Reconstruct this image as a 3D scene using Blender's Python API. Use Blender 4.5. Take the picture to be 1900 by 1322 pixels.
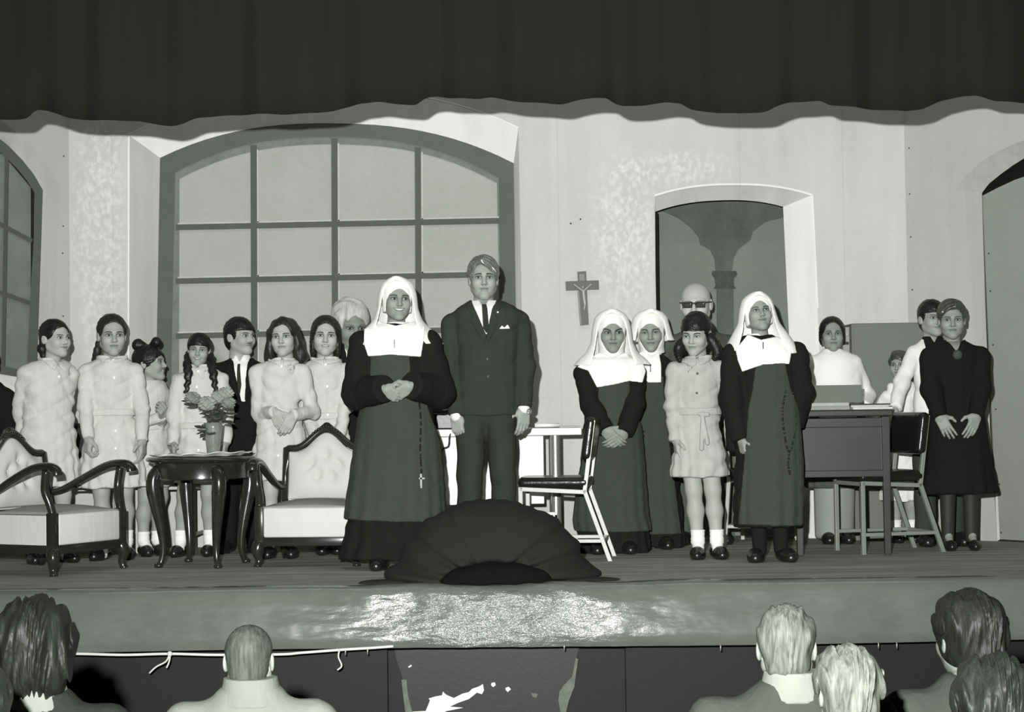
import bpy, bmesh, math, random
import numpy as np
from mathutils import Vector, Matrix, geometry

for o in list(bpy.data.objects):
    bpy.data.objects.remove(o, do_unlink=True)
SC = bpy.context.scene
COL = SC.collection
random.seed(7)
RNG = np.random.default_rng(7)

# ------------------------------------------------------------------ camera
F, CX, CY, HZ, ROLL, CZ = 3400.0, 950.0, 661.0, 760.0, 0.0142, 0.875
_p = math.atan((HZ - CY) / F)
FWD = Vector((0, math.cos(_p), math.sin(_p)))
_up = Vector((0, -math.sin(_p), math.cos(_p)))
_rt = Vector((1, 0, 0))
CR = _rt * math.cos(ROLL) - _up * math.sin(ROLL)
CU = _up * math.cos(ROLL) + _rt * math.sin(ROLL)
cam_data = bpy.data.cameras.new('camera')
cam = bpy.data.objects.new('camera', cam_data)
COL.objects.link(cam)
m = Matrix((CR, CU, -FWD)).transposed().to_4x4()
m.translation = Vector((0, 0, CZ))
cam.matrix_world = m
cam_data.sensor_fit = 'HORIZONTAL'
cam_data.sensor_width = 36
cam_data.lens = F / 1900 * 36
cam_data.clip_end = 100
SC.camera = cam

# ------------------------------------------------------------------ light
SC.view_settings.view_transform = 'Standard'
SC.view_settings.look = 'None'
SC.view_settings.exposure = 0.0
SC.view_settings.gamma = 1.0
SC.view_settings.use_curve_mapping = False
W = bpy.data.worlds.new('hall_dark')
SC.world = W
W.use_nodes = True
W.node_tree.nodes['Background'].inputs[0].default_value = (0.9, 1.0, 0.85, 1)
W.node_tree.nodes['Background'].inputs[1].default_value = 0.02

def add_light(name, kind, loc, target, power, **kw):
    l = bpy.data.lights.new(name, kind)
    l.energy = power
    for k, v in kw.items():
        setattr(l, k, v)
    o = bpy.data.objects.new(name, l)
    COL.objects.link(o)
    o.location = loc
    o.rotation_euler = (Vector(target) - Vector(loc)).to_track_quat('-Z', 'Y').to_euler()
    return o
# the photographer's flash gun, held above and left of the lens
add_light('camera_flash', 'SPOT', (-0.25, 0.0, CZ + 0.36), (0.1, 10.5, 1.75), 5300,
          spot_size=math.radians(66), spot_blend=0.95, shadow_soft_size=0.035)
# row of border lights hung over the stage behind the valance
add_light('border_lights', 'AREA', (0, 9.75, 4.0), (0, 11.0, 0.6), 30,
          shape='RECTANGLE', size=6.0, size_y=0.35)

# ------------------------------------------------------------------ pixels to places
def ray(px, py):
    r = FWD * F + CR * (px - CX) - CU * (py - CY)
    return r / r.y
def at(px, py, Y):
    return Vector((0, 0, CZ)) + ray(px, py) * Y
def floor_at(px, py, z=0.0):
    r = ray(px, py)
    return Vector((0, 0, CZ)) + r * ((z - CZ) / r.z)
def on_plane(px, py, p0, n):
    r = ray(px, py); c = Vector((0, 0, CZ))
    return c + r * ((Vector(p0) - c).dot(n) / r.dot(n))

# ------------------------------------------------------------------ materials
def tint(v):
    return (v * (1 - 0.13 * (1 - min(v, 1)) ** 2), v, v * (1 - 0.05 - 0.15 * (1 - min(v, 1)) ** 2))
class E:
    """tiny expression wrapper around shader math nodes"""
    def __init__(s, nt, v): s.nt, s.v = nt, v
    def op(s, o, *a):
        n = s.nt.nodes.new('ShaderNodeMath'); n.operation = o
        for i, x in enumerate((s,) + a):
            x = x.v if isinstance(x, E) else x
            if isinstance(x, (int, float)): n.inputs[i].default_value = x
            else: s.nt.links.new(x, n.inputs[i])
        return E(s.nt, n.outputs[0])
    def __add__(s, o): return s.op('ADD', o)
    __radd__ = __add__
    def __sub__(s, o): return s.op('SUBTRACT', o)
    def __rsub__(s, o): return E(s.nt, o).op('SUBTRACT', s)
    def __mul__(s, o): return s.op('MULTIPLY', o)
    __rmul__ = __mul__
    def __truediv__(s, o): return s.op('DIVIDE', o)
    def abs(s): return s.op('ABSOLUTE')
    def lt(s, o): return s.op('LESS_THAN', o)
    def gt(s, o): return s.op('GREATER_THAN', o)
    def clamp(s):
        r = s.op('ADD', 0.0); r.v.node.use_clamp = True; return r
    def mix(s, b, m):            # s*(1-m)+b*m
        return s + (b - s) * m if isinstance(b, E) else s + (E(s.nt, b) - s) * m
def nodes(name):
    m = bpy.data.materials.new(name); m.use_nodes = True
    nt = m.node_tree
    return m, nt, nt.nodes['Principled BSDF']
def set_rgb(nt, b, val):
    c = nt.nodes.new('ShaderNodeCombineColor')
    inv = (1 - val.clamp()); q = inv * inv
    r = val * (1 - q * 0.13); bl = val * (0.95 - q * 0.15)
    nt.links.new(r.v, c.inputs[0]); nt.links.new(val.v, c.inputs[1]); nt.links.new(bl.v, c.inputs[2])
    nt.links.new(c.outputs[0], b.inputs['Base Color'])
def coord(nt, kind='Object', scale=(1, 1, 1)):
    tc = nt.nodes.new('ShaderNodeTexCoord'); mp = nt.nodes.new('ShaderNodeMapping')
    mp.inputs['Scale'].default_value = scale
    nt.links.new(tc.outputs[kind], mp.inputs[0]); return mp.outputs[0]
def noise(nt, vec, scale, detail=3, rough=0.55):
    n = nt.nodes.new('ShaderNodeTexNoise')
    n.inputs['Scale'].default_value = scale; n.inputs['Detail'].default_value = detail
    n.inputs['Roughness'].default_value = rough
    nt.links.new(vec, n.inputs['Vector']); return E(nt, n.outputs[0])
def bump(nt, b, h, strength, dist=0.01):
    n = nt.nodes.new('ShaderNodeBump'); n.inputs['Strength'].default_value = strength
    n.inputs['Distance'].default_value = dist
    nt.links.new(h.v, n.inputs['Height']); nt.links.new(n.outputs[0], b.inputs['Normal'])
MATS = {}
def mat(name, v, rough=0.8, spec=0.3, var=0.12, nscale=6, stretch=(1, 1, 1), bstr=0.15, bscale=40, bdist=0.004,
        metal=0.0, coat=0.0, sheen=0.0):
    if name in MATS: return MATS[name]
    m, nt, b = nodes(name)
    c = coord(nt, 'Object', stretch)
    n = noise(nt, c, nscale)
    n2 = noise(nt, c, nscale * 4.7, 2)
    val = (n - 0.5) * (2 * var * v) + (n2 - 0.5) * (var * v) + v
    set_rgb(nt, b, val)
    b.inputs['Roughness'].default_value = rough
    b.inputs['Specular IOR Level'].default_value = spec
    b.inputs['Metallic'].default_value = metal
    b.inputs['Coat Weight'].default_value = coat
    b.inputs['Coat Roughness'].default_value = 0.08
    b.inputs['Sheen Weight'].default_value = sheen
    if bstr: bump(nt, b, noise(nt, c, bscale, 4), bstr, bdist)
    MATS[name] = m
    return m
def cloth(name, v, weave=420, fold=True, rough=0.9, var=0.13):
    if name in MATS: return MATS[name]
    m, nt, b = nodes(name)
    c = coord(nt, 'Object')
    n = noise(nt, c, 9, 3); st = noise(nt, coord(nt, 'Object', (14, 14, 2.2)), 1.6, 3)
    val = (n - 0.5) * (2 * var * v) + (st - 0.5) * (1.6 * var * v) + v  # mottled tone, plus streaks along the fold bump that paint in wrinkle shading
    set_rgb(nt, b, val)
    b.inputs['Roughness'].default_value = rough
    b.inputs['Specular IOR Level'].default_value = 0.15
    h = st * 1.0 + noise(nt, c, 28, 3) * 0.35 + noise(nt, c, weave, 1) * 0.03
    bump(nt, b, h, 0.55 if fold else 0.2, 0.012)
    MATS[name] = m
    return m
def hairmat(name, v, streak=0.5, rough=0.42, spec=0.35, bs=0.7, sc=(44, 20, 5)):
    if name in MATS: return MATS[name]
    m, nt, b = nodes(name)
    c = coord(nt, 'Object', sc)
    n = noise(nt, c, 2.2, 3)
    val = (n - 0.5) * (2 * streak * v) + v
    set_rgb(nt, b, val)
    b.inputs['Roughness'].default_value = rough
    b.inputs['Specular IOR Level'].default_value = spec
    bump(nt, b, n, bs, 0.006)
    MATS[name] = m
    return m
_fc = [0]
def face_mat(v=0.36, brow=0.06, lip=0.6, smile=0.0, teeth=0.0, gaze=(0, 0), open_=1.0, moustache=0.0, browd=0.0):
    _fc[0] += 1
    m, nt, b = nodes('skin_%02d' % _fc[0])
    a = nt.nodes.new('ShaderNodeAttribute'); a.attribute_name = 'hp'
    s = nt.nodes.new('ShaderNodeSeparateXYZ'); nt.links.new(a.outputs['Vector'], s.inputs[0])
    x, y, z = (E(nt, s.outputs[i]) for i in range(3))
    ax = x.abs()
    front = y.lt(-0.035)
    def el(u, w, p, q, soft=0.25):
        d = (u / p) * (u / p) + (w / q) * (w / q)
        return ((1 + soft - d) * (0.5 / soft)).clamp() * front
    n = noise(nt, coord(nt, 'Object'), 22, 3)
    val = (n - 0.5) * (0.10 * v) + v
    ex = ax - 0.031; ez = z - 0.002
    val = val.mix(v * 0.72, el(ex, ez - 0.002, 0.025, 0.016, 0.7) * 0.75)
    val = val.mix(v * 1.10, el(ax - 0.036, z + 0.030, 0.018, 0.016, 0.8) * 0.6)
    val = val.mix(0.035, el(ex, ez - 0.0018, 0.0180, 0.0090 * open_, 0.35) * 0.92)
    eye = el(ex, ez, 0.0140, 0.0048 * open_, 0.25)
    val = val.mix(min(v * 1.25, 0.5), eye)
    sx = x - x.op('SIGN') * 0.031
    val = val.mix(0.012, el(sx - gaze[0], ez - gaze[1] - 0.0006, 0.0068, 0.0072, 0.3) * eye)
    bx = ax - 0.032
    bz = z - 0.0215 - browd * bx + bx * bx * 11.0
    bm_ = ((1.25 - (bz / 0.0038) * (bz / 0.0038)) * 1.6).clamp() * ((0.0205 - bx.abs()) * 300).clamp() * front
    val = val.mix(brow, bm_ * 0.95)
    zm = z + 0.0585 - x * x * (9.0 * smile)
    wdt = 0.0235 + 0.006 * smile
    val = val.mix(v * lip, el(x, zm, wdt, 0.0085, 0.35) * 0.8)
    val = val.mix(v * 0.22, el(x, zm, wdt * 0.98, 0.0014 + 0.0042 * teeth, 0.5))
    if teeth: val = val.mix(0.75, el(x, zm - 0.0006, wdt * 0.82, 0.0036 * teeth, 0.3))
    if moustache: val = val.mix(0.04, el(x, z + 0.0465, 0.025, 0.0042, 0.5) * moustache)
    val = val.mix(v * 0.35, el(ax - 0.008, z + 0.0395, 0.0042, 0.0022, 0.6) * 0.8)
    set_rgb(nt, b, val)
    b.inputs['Roughness'].default_value = 0.55
    b.inputs['Specular IOR Level'].default_value = 0.3
    return m

# ------------------------------------------------------------------ objects
def tag(o, label=None, cat=None, group=None, kind=None):
    if label: o['label'] = label
    if cat: o['category'] = cat
    if group: o['group'] = group
    if kind: o['kind'] = kind
    return o
def empty(name, loc, rz=0.0, label=None, cat=None, group=None):
    o = bpy.data.objects.new(name, None); COL.objects.link(o)
    o.location = loc; o.rotation_euler = (0, 0, rz); o.empty_display_size = 0.1
    return tag(o, label, cat, group)
def link(name, me, material=None, parent=None, smooth=False):
    o = bpy.data.objects.new(name, me); COL.objects.link(o)
    if material: me.materials.clear(); me.materials.append(material)
    if parent: o.parent = parent
    if smooth and len(me.polygons):
        me.polygons.foreach_set('use_smooth', np.ones(len(me.polygons), bool))
    return o
def obj(name, bm, material, parent=None, smooth=False, angle=None):
    bmesh.ops.recalc_face_normals(bm, faces=bm.faces)
    me = bpy.data.meshes.new(name); bm.to_mesh(me); bm.free()
    o = link(name, me, material, parent, smooth or angle is not None)
    if angle is not None and hasattr(me, 'set_sharp_from_angle'):
        me.set_sharp_from_angle(angle=math.radians(angle))
    return o
def qmesh(name, v, q, material, parent=None, hp=None, smooth=True):
    me = bpy.data.meshes.new(name)
    n = len(v); k = len(q)
    me.vertices.add(n); me.vertices.foreach_set('co', np.asarray(v, np.float32).ravel())
    me.loops.add(4 * k); me.loops.foreach_set('vertex_index', np.asarray(q, np.int32).ravel())
    me.polygons.add(k)
    me.polygons.foreach_set('loop_start', np.arange(0, 4 * k, 4, dtype=np.int32))
    me.update(calc_edges=True)
    if hp is not None:
        at_ = me.attributes.new('hp', 'FLOAT_VECTOR', 'POINT')
        at_.data.foreach_set('vector', np.asarray(hp, np.float32).ravel())
    return link(name, me, material, parent, smooth)
def gmesh(name, pts, nu, nv, material, parent=None, closed_u=False, smooth=True, thick=0.0):
    """grid of nu x nv points (row major in v)"""
    q = []
    for j in range(nv - 1):
        for i in range(nu - (0 if closed_u else 1)):
            a = j * nu + i; b_ = j * nu + (i + 1) % nu
            q.append((a, b_, b_ + nu, a + nu))
    o = qmesh(name, np.array(pts), np.array(q), material, parent, smooth=smooth)
    if thick:
        md = o.modifiers.new('thickness', 'SOLIDIFY'); md.thickness = thick; md.offset = 0
    return o
def bx(bm, c, s, rot=None, bev=0.0):
    r = bmesh.ops.create_cube(bm, size=1.0)
    vs = r['verts']
    bmesh.ops.scale(bm, vec=s, verts=vs)
    if bev:
        es = list({e for v in vs for e in v.link_edges})
        rr = bmesh.ops.bevel(bm, geom=es, offset=bev, segments=2, affect='EDGES', profile=0.5)
        vs = list({v for f in rr['faces'] for v in f.verts} | {v for v in vs if v.is_valid})
    if rot is not None: bmesh.ops.rotate(bm, cent=(0, 0, 0), matrix=rot, verts=vs)
    bmesh.ops.translate(bm, vec=c, verts=vs)
    return bm
def tube(bm, pts, rad, seg=10, flat=1.0, upv=None):
    pts = [Vector(p) for p in pts]; n = len(pts)
    rads = rad if isinstance(rad, (list, tuple)) else [rad] * n
    rings = []; prev = None
    for i, p in enumerate(pts):
        t = (pts[min(i + 1, n - 1)] - pts[max(i - 1, 0)]).normalized()
        ref = Vector(upv) if upv else (prev if prev is not None else (Vector((0, 0, 1)) if abs(t.z) < 0.9 else Vector((1, 0, 0))))
        u = (ref - t * ref.dot(t)).normalized(); w = t.cross(u); prev = u
        rings.append([bm.verts.new(p + (u * math.cos(a) * rads[i] * flat + w * math.sin(a) * rads[i]))
                      for a in [2 * math.pi * k / seg for k in range(seg)]])
    for i in range(n - 1):
        for k in range(seg):
            bm.faces.new((rings[i][k], rings[i][(k + 1) % seg], rings[i + 1][(k + 1) % seg], rings[i + 1][k]))
    bm.faces.new(rings[0]); bm.faces.new(rings[-1])
    return bm
def spline(pts, n=8):
    pts = [Vector(p) for p in pts]; out = []
    for i in range(len(pts) - 1):
        p0, p1, p2, p3 = pts[max(i - 1, 0)], pts[i], pts[i + 1], pts[min(i + 2, len(pts) - 1)]
        for k in range(n):
            t = k / n
            out.append(0.5 * ((2 * p1) + (p2 - p0) * t + (2 * p0 - 5 * p1 + 4 * p2 - p3) * t * t + (3 * p1 - p0 - 3 * p2 + p3) * t ** 3))
    out.append(pts[-1]); return out
def lathe(bm, prof, seg=32, c=(0, 0, 0)):
    rings = []
    for r, z in prof:
        rings.append([bm.verts.new((c[0] + r * math.cos(2 * math.pi * k / seg), c[1] + r * math.sin(2 * math.pi * k / seg), c[2] + z)) for k in range(seg)])
    for i in range(len(rings) - 1):
        for k in range(seg):
            bm.faces.new((rings[i][k], rings[i][(k + 1) % seg], rings[i + 1][(k + 1) % seg], rings[i + 1][k]))
    bm.faces.new(rings[0]); bm.faces.new(rings[-1])
    return bm
def prism(bm, pts, vec):
    """extrude a planar polygon (list of 3D points) along vec"""
    vec = Vector(vec); pts = [Vector(p) for p in pts]
    tri = geometry.tessellate_polygon([pts])
    a = [bm.verts.new(p) for p in pts]; b = [bm.verts.new(p + vec) for p in pts]
    n = len(pts)
    for t in tri:
        try:
            bm.faces.new([a[i] for i in t]); bm.faces.new([b[i] for i in reversed(t)])
        except ValueError: pass
    for i in range(n): bm.faces.new((a[i], a[(i + 1) % n], b[(i + 1) % n], b[i]))
    return bm
def NB(): return bmesh.new()

# ------------------------------------------------------------------ implicit surfaces
f32 = np.float32
class Sh:
    def __init__(s): s.ops = []; s.disp = None
    def u(s, f, k=0.0): s.ops.append((0, f, k)); return s
    def cut(s, f, k=0.0): s.ops.append((1, f, k)); return s
    def cap(s, f, k=0.0): s.ops.append((2, f, k)); return s
    def bb(s):
        g = lambda f: f.bb() if isinstance(f, Sh) else f.bb
        lo = np.min([g(o[1])[0] for o in s.ops if o[0] == 0], axis=0); hi = np.max([g(o[1])[1] for o in s.ops if o[0] == 0], axis=0)
        for o in s.ops:
            if o[0] == 2 and not isinstance(o[1], Sh) and getattr(o[1], 'bb', None) is not None:
                lo = np.maximum(lo, o[1].bb[0]); hi = np.minimum(hi, o[1].bb[1])
        return lo, hi
    def __call__(s, P):
        d = None
        for t, f, k in s.ops:
            e = f(P)
            if d is None: d = e
            elif t == 0: d = smin(d, e, k)
            elif t == 1: d = -smin(-d, e, k)
            else: d = -smin(-d, -e, k)
        if s.disp is not None: d = d + s.disp(P)
        return d
def smin(a, b, k):
    if k <= 0: return np.minimum(a, b)
    h = np.maximum(k - np.abs(a - b), 0) / k
    return np.minimum(a, b) - h * h * (k * 0.25)
def B(f, lo, hi): f.bb = (np.array(lo, float), np.array(hi, float)); return f
def cone(a, b, r1, r2=None):
    a = np.array(a, f32); b = np.array(b, f32); r2 = r1 if r2 is None else r2
    ba = b - a; l2 = float(ba @ ba) + 1e-9
    def f(P):
        t = np.clip(((P - a) @ ba) / l2, 0, 1)
        q = P - a - t[:, None] * ba
        return np.sqrt(np.einsum('ij,ij->i', q, q)) - (r1 + (r2 - r1) * t)
    r = max(r1, r2)
    return B(f, np.minimum(a, b) - r, np.maximum(a, b) + r)
def ell(c, r, R=None):
    c = np.array(c, f32); r = np.array(r, f32); Rm = None if R is None else np.array(R, f32)
    def f(P):
        q = P - c
        if Rm is not None: q = q @ Rm
        k0 = np.sqrt((((q / r)) ** 2).sum(1)); k1 = np.sqrt((((q / (r * r))) ** 2).sum(1)) + 1e-9
        return k0 * (k0 - 1) / k1
    m_ = float(r.max())
    e = r if R is None else np.array([m_] * 3)
    return B(f, c - e, c + e)
def rbox(c, h, rd=0.005, R=None):
    c = np.array(c, f32); h = np.array(h, f32); Rm = None if R is None else np.array(R, f32)
    def f(P):
        q = P - c
        if Rm is not None: q = q @ Rm
        q = np.abs(q) - (h - rd)
        return np.sqrt((np.maximum(q, 0) ** 2).sum(1)) + np.minimum(q.max(1), 0) - rd
    e = h if R is None else np.array([float(np.linalg.norm(h))] * 3)
    return B(f, c - e, c + e)
def half(n, d):
    n = np.array(n, f32)
    f = lambda P: P @ n - d
    f.bb = None
    return f
class Loft:
    """stack of ellipses along z: stations (z, cx, cy, rx, ry)"""
    def __init__(s, st, pleat=None, grow=0.0, sup=2.0):
        st = sorted([tuple(float(q) for q in t) for t in st]); s.st = np.array(st, float); s.pleat = pleat; s.grow = grow; s.sup = sup
        z, cx, cy, rx, ry = s.st.T
        # resample smoothly
        zz = np.linspace(z[0], z[-1], 60)
        def sm(v):
            w = np.interp(zz, z, v); k = np.array([1, 2, 3, 2, 1]) / 9
            w2 = np.convolve(np.pad(w, 2, 'edge'), k, 'valid'); w2[0], w2[-1] = w[0], w[-1]; return w2
        s.z, s.cx, s.cy, s.rx, s.ry = zz, sm(cx), sm(cy), sm(rx), sm(ry)
        g = grow
        s.bb = (np.array([(cx - rx).min() - .02 - g, (cy - ry).min() - .02 - g, z[0]]),
                np.array([(cx + rx).max() + .02 + g, (cy + ry).max() + .02 + g, z[-1]]))
    def at(s, z):
        return [np.interp(z, s.z, v) for v in (s.cx, s.cy, s.rx, s.ry)]
    def front(s, z, x=0.0):
        cx, cy, rx, ry = s.at(z)
        t = max(0.0, 1 - abs((x - cx) / rx) ** s.sup)
        return float(cy - ry * t ** (1 / s.sup))
    def __call__(s, P):
        z = P[:, 2]
        cx, cy, rx, ry = s.at(z)
        rx = rx + s.grow; ry = ry + s.grow
        x = P[:, 0] - cx; y = P[:, 1] - cy
        if s.pleat:
            n, amp, z0, z1, ph = s.pleat          # amplitude grows from z1 (none) down to z0 (full)
            w = np.clip((z1 - z) / (z1 - z0), 0, 1)
            th = np.arctan2(y / ry, x / rx)
            m_ = 1 + amp * w * (np.cos(n * th + ph + 1.3 * np.sin(2 * th + ph)) * 0.6 + 0.4 * np.cos((n * 1.0 // 2 + 2) * th + 2 * ph))
            rx = rx * m_; ry = ry * m_
        if s.sup == 2.0: k = np.sqrt((x / rx) ** 2 + (y / ry) ** 2)
        else: k = (np.abs(x / rx) ** s.sup + np.abs(y / ry) ** s.sup) ** (1 / s.sup)
        d = (k - 1) * np.minimum(rx, ry) * 0.9
        dz = np.maximum(s.z[0] - z, z - s.z[-1])
        return np.maximum(d, dz).astype(f32)
def poly_xz(pts, y0=-9, y1=9):
    """2D polygon prism in the x,z plane between y0 and y1"""
    pts = np.array(pts, f32)
    def f(P):
        p = P[:, [0, 2]]
        n = len(pts); d = np.full(len(p), 1e9, f32); s_ = np.ones(len(p), f32)
        for i in range(n):
            a = pts[i]; b = pts[i - 1]
            e = b - a; w = p - a
            t = np.clip((w @ e) / (e @ e + 1e-12), 0, 1)
            q = w - t[:, None] * e
            d = np.minimum(d, (q * q).sum(1))
            c1 = p[:, 1] >= a[1]; c2 = p[:, 1] < b[1]; c3 = e[0] * w[:, 1] > e[1] * w[:, 0]
            fl = (c1 & c2 & c3) | (~c1 & ~c2 & ~c3)
            s_ = np.where(fl, -s_, s_)
        d = s_ * np.sqrt(d)
        return np.maximum(d, np.maximum(y0 - P[:, 1], P[:, 1] - y1))
    return B(f, (pts[:, 0].min(), y0, pts[:, 1].min()), (pts[:, 0].max(), y1, pts[:, 1].max()))
def shell(f, off, th, bb=None):
    g = lambda P: np.abs(f(P) - off) - th
    b = bb if bb is not None else (f.bb() if isinstance(f, Sh) else f.bb)
    return B(g, b[0] - off - th, b[1] + off + th)
def nets(f, h, bb=None):
    lo, hi = bb if bb is not None else (f.bb() if isinstance(f, Sh) else f.bb)
    lo = np.array(lo) - 3 * h; hi = np.array(hi) + 3 * h
    R = 4; H = h * R
    nc = np.maximum(np.ceil((hi - lo) / H).astype(int), 1)
    ax = [lo[i] + H * np.arange(nc[i] + 1) for i in range(3)]
    g = np.stack(np.meshgrid(*ax, indexing='ij'), -1).reshape(-1, 3).astype(f32)
    dc = f(g).reshape(nc + 1).astype(f32)
    mn = np.full(nc, 1e9, f32); sg = np.zeros(nc, int)
    for a in (0, 1):
        for b in (0, 1):
            for c in (0, 1):
                v = dc[a:a + nc[0], b:b + nc[1], c:c + nc[2]]
                mn = np.minimum(mn, np.abs(v)); sg += v < 0
    keep = (mn < H * 1.25) | ((sg > 0) & (sg < 8))
    nf = nc * R
    D = np.empty(nf + 1, f32)
    idx = [np.minimum((np.arange(nf[i] + 1) + R // 2) // R, nc[i]) for i in range(3)]
    D = dc[np.ix_(*idx)].copy()
    kf = keep.repeat(R, 0).repeat(R, 1).repeat(R, 2)
    pm = np.zeros(nf + 1, bool)
    for a in (0, 1):
        for b in (0, 1):
            for c in (0, 1):
                pm[a:a + nf[0], b:b + nf[1], c:c + nf[2]] |= kf
    ii = np.nonzero(pm)
    P = np.stack([lo[k] + h * ii[k] for k in range(3)], -1).astype(f32)
    D[ii] = f(P)
    s = D < 0
    cnt = np.zeros(nf, np.int8)
    for a in (0, 1):
        for b in (0, 1):
            for c in (0, 1): cnt += s[a:a + nf[0], b:b + nf[1], c:c + nf[2]]
    act = (cnt > 0) & (cnt < 8)
    I = np.stack(np.nonzero(act), -1)
    if len(I) == 0: return np.zeros((0, 3)), np.zeros((0, 4), int)
    cor = [(a, b, c) for a in (0, 1) for b in (0, 1) for c in (0, 1)]
    val = {c: D[I[:, 0] + c[0], I[:, 1] + c[1], I[:, 2] + c[2]] for c in cor}
    acc = np.zeros((len(I), 3)); num = np.zeros(len(I))
    for c in cor:
        for k in range(3):
            if c[k] == 0:
                e = list(c); e[k] = 1; e = tuple(e)
                va, vb = val[c], val[e]
                cr = (va < 0) != (vb < 0)
                t = np.where(cr, va / np.where(cr, va - vb, 1), 0)
                p = np.tile(np.array(c, float), (len(I), 1)); p[:, k] += t
                acc += p * cr[:, None]; num += cr
    V = lo + h * (I + acc / num[:, None])
    vid = np.full(nf, -1, np.int64); vid[act] = np.arange(len(I))
    Q = []
    for k in range(3):
        u, w = (k + 1) % 3, (k + 2) % 3
        sl0 = [slice(None)] * 3; sl1 = [slice(None)] * 3
        sl0[k] = slice(0, nf[k]); sl1[k] = slice(1, nf[k] + 1)
        d = s[tuple(sl0)] != s[tuple(sl1)]
        e = np.stack(np.nonzero(d), -1)
        ok = (e[:, u] > 0) & (e[:, w] > 0) & (e[:, u] < nf[u]) & (e[:, w] < nf[w])
        e = e[ok]
        o_ = np.zeros(3, int); du = o_.copy(); du[u] = -1; dw = o_.copy(); dw[w] = -1
        def g_(off):
            x = e + off; return vid[x[:, 0], x[:, 1], x[:, 2]]
        q = np.stack([g_(o_), g_(du), g_(du + dw), g_(dw)], -1)
        neg = s[e[:, 0], e[:, 1], e[:, 2]]
        q = np.where(neg[:, None], q, q[:, ::-1])
        Q.append(q[(q >= 0).all(1)])
    return V, np.concatenate(Q)
def imp(name, f, h, material, parent, bb=None, label=None):
    v, q = nets(f, h, bb)
    o = qmesh(name, v, q, material, parent)
    if label: o['label'] = label
    return o
# ================================================================== SETTING
YW = 12.05                                   # painted back flat
DEPTH_EDGE = 9.21
def struct(o, label, parent_kind=None): return tag(o, label, None, None, 'structure')
def poly_mesh(name, outer, holes, material, parent=None):
    """planar polygon with holes, points are Vectors"""
    loops = [list(outer)] + [list(h) for h in holes]
    allp = [p for l in loops for p in l]
    tri = geometry.tessellate_polygon(loops)
    bm = NB(); vs = [bm.verts.new(p) for p in allp]
    for t in tri:
        try: bm.faces.new([vs[i] for i in t])
        except ValueError: pass
    bmesh.ops.recalc_face_normals(bm, faces=bm.faces)
    # face the hall
    for f in bm.faces:
        if f.normal.y > 0: f.normal_flip()
    me = bpy.data.meshes.new(name); bm.to_mesh(me); bm.free()
    return link(name, me, material, parent)
def bridge(name, a, b, material, parent=None, closed=False):
    n = len(a); bm = NB()
    va = [bm.verts.new(p) for p in a]; vb = [bm.verts.new(p) for p in b]
    for i in range(n - (0 if closed else 1)):
        j = (i + 1) % n
        bm.faces.new((va[i], va[j], vb[j], vb[i]))
    return obj(name, bm, material, parent)

# --- painted canvas materials
def wall_mat(name, v, stipple=None, streak=0.10):
    m, nt, b = nodes(name)
    g = coord(nt, 'Object')
    n1 = noise(nt, g, 1.7, 4); n2 = noise(nt, coord(nt, 'Object', (9, 9, 0.7)), 1.0, 4); n3 = noise(nt, g, 55, 2)
    val = v + (n1 - 0.5) * (0.20 * v) + (n2 - 0.5) * (2 * streak * v) + (n3 - 0.5) * (0.10 * v)
    sx = nt.nodes.new('ShaderNodeSeparateXYZ'); nt.links.new(g, sx.inputs[0])
    x, z = E(nt, sx.outputs[0]), E(nt, sx.outputs[2])
    for (cx, cz, rx, rz, amt) in (stipple or []):
        ux = (x - cx) / rx; uz = (z - cz) / rz
        d = ux * ux + uz * uz
        mk = (1.15 - d).clamp()
        st = noise(nt, coord(nt, 'Object', (1, 1, 0.7)), 34, 2)
        val = val + ((st - 0.42) * 1.5).clamp() * mk * (amt * v)
    # seams between the widths of canvas
    for cx in (-2.62, 0.32, 1.52, 2.2):
        val = val - (1 - ((x - cx).abs() * 160).clamp()) * (0.10 * v)
    for cz in (0.95, 2.02):
        val = val - (1 - ((z - cz).abs() * 220).clamp()) * (0.05 * v)
    set_rgb(nt, b, val)
    b.inputs['Roughness'].default_value = 0.9; b.inputs['Specular IOR Level'].default_value = 0.1
    bump(nt, b, n2 + n3 * 0.2, 0.2, 0.01)
    return m
def wp(px, py, d=0.0):                       # point on (or d behind) the back flat
    return at(px, py, YW + d)
_s1 = wp(185, 420); _s2 = wp(1160, 440); _s3 = wp(1255, 312)
M_WALL = wall_mat('painted_canvas', 0.57, [(_s1.x, _s1.z, .20, 1.1, .6), (_s2.x, _s2.z, .24, .62, .65), (_s3.x, _s3.z, .42, .13, .6)])
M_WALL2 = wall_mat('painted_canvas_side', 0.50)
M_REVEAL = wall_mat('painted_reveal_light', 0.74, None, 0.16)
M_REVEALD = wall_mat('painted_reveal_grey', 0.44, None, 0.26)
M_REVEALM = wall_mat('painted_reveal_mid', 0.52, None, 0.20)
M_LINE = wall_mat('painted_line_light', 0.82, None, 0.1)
M_FRAME = mat('window_paint_dark', 0.115, 0.7, 0.25, 0.15, 5, bstr=0.1)
M_MUNTIN = mat('muntin_paint', 0.10, 0.7, 0.25, 0.15, 9, bstr=0.1)
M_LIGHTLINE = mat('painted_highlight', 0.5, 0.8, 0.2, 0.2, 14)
M_DOORPAINT = mat('door_grey_paint', 0.31, 0.75, 0.2, 0.10, 3, bstr=0.08)
M_BLACK = mat('black_gap', 0.012, 0.9, 0.1)
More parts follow.
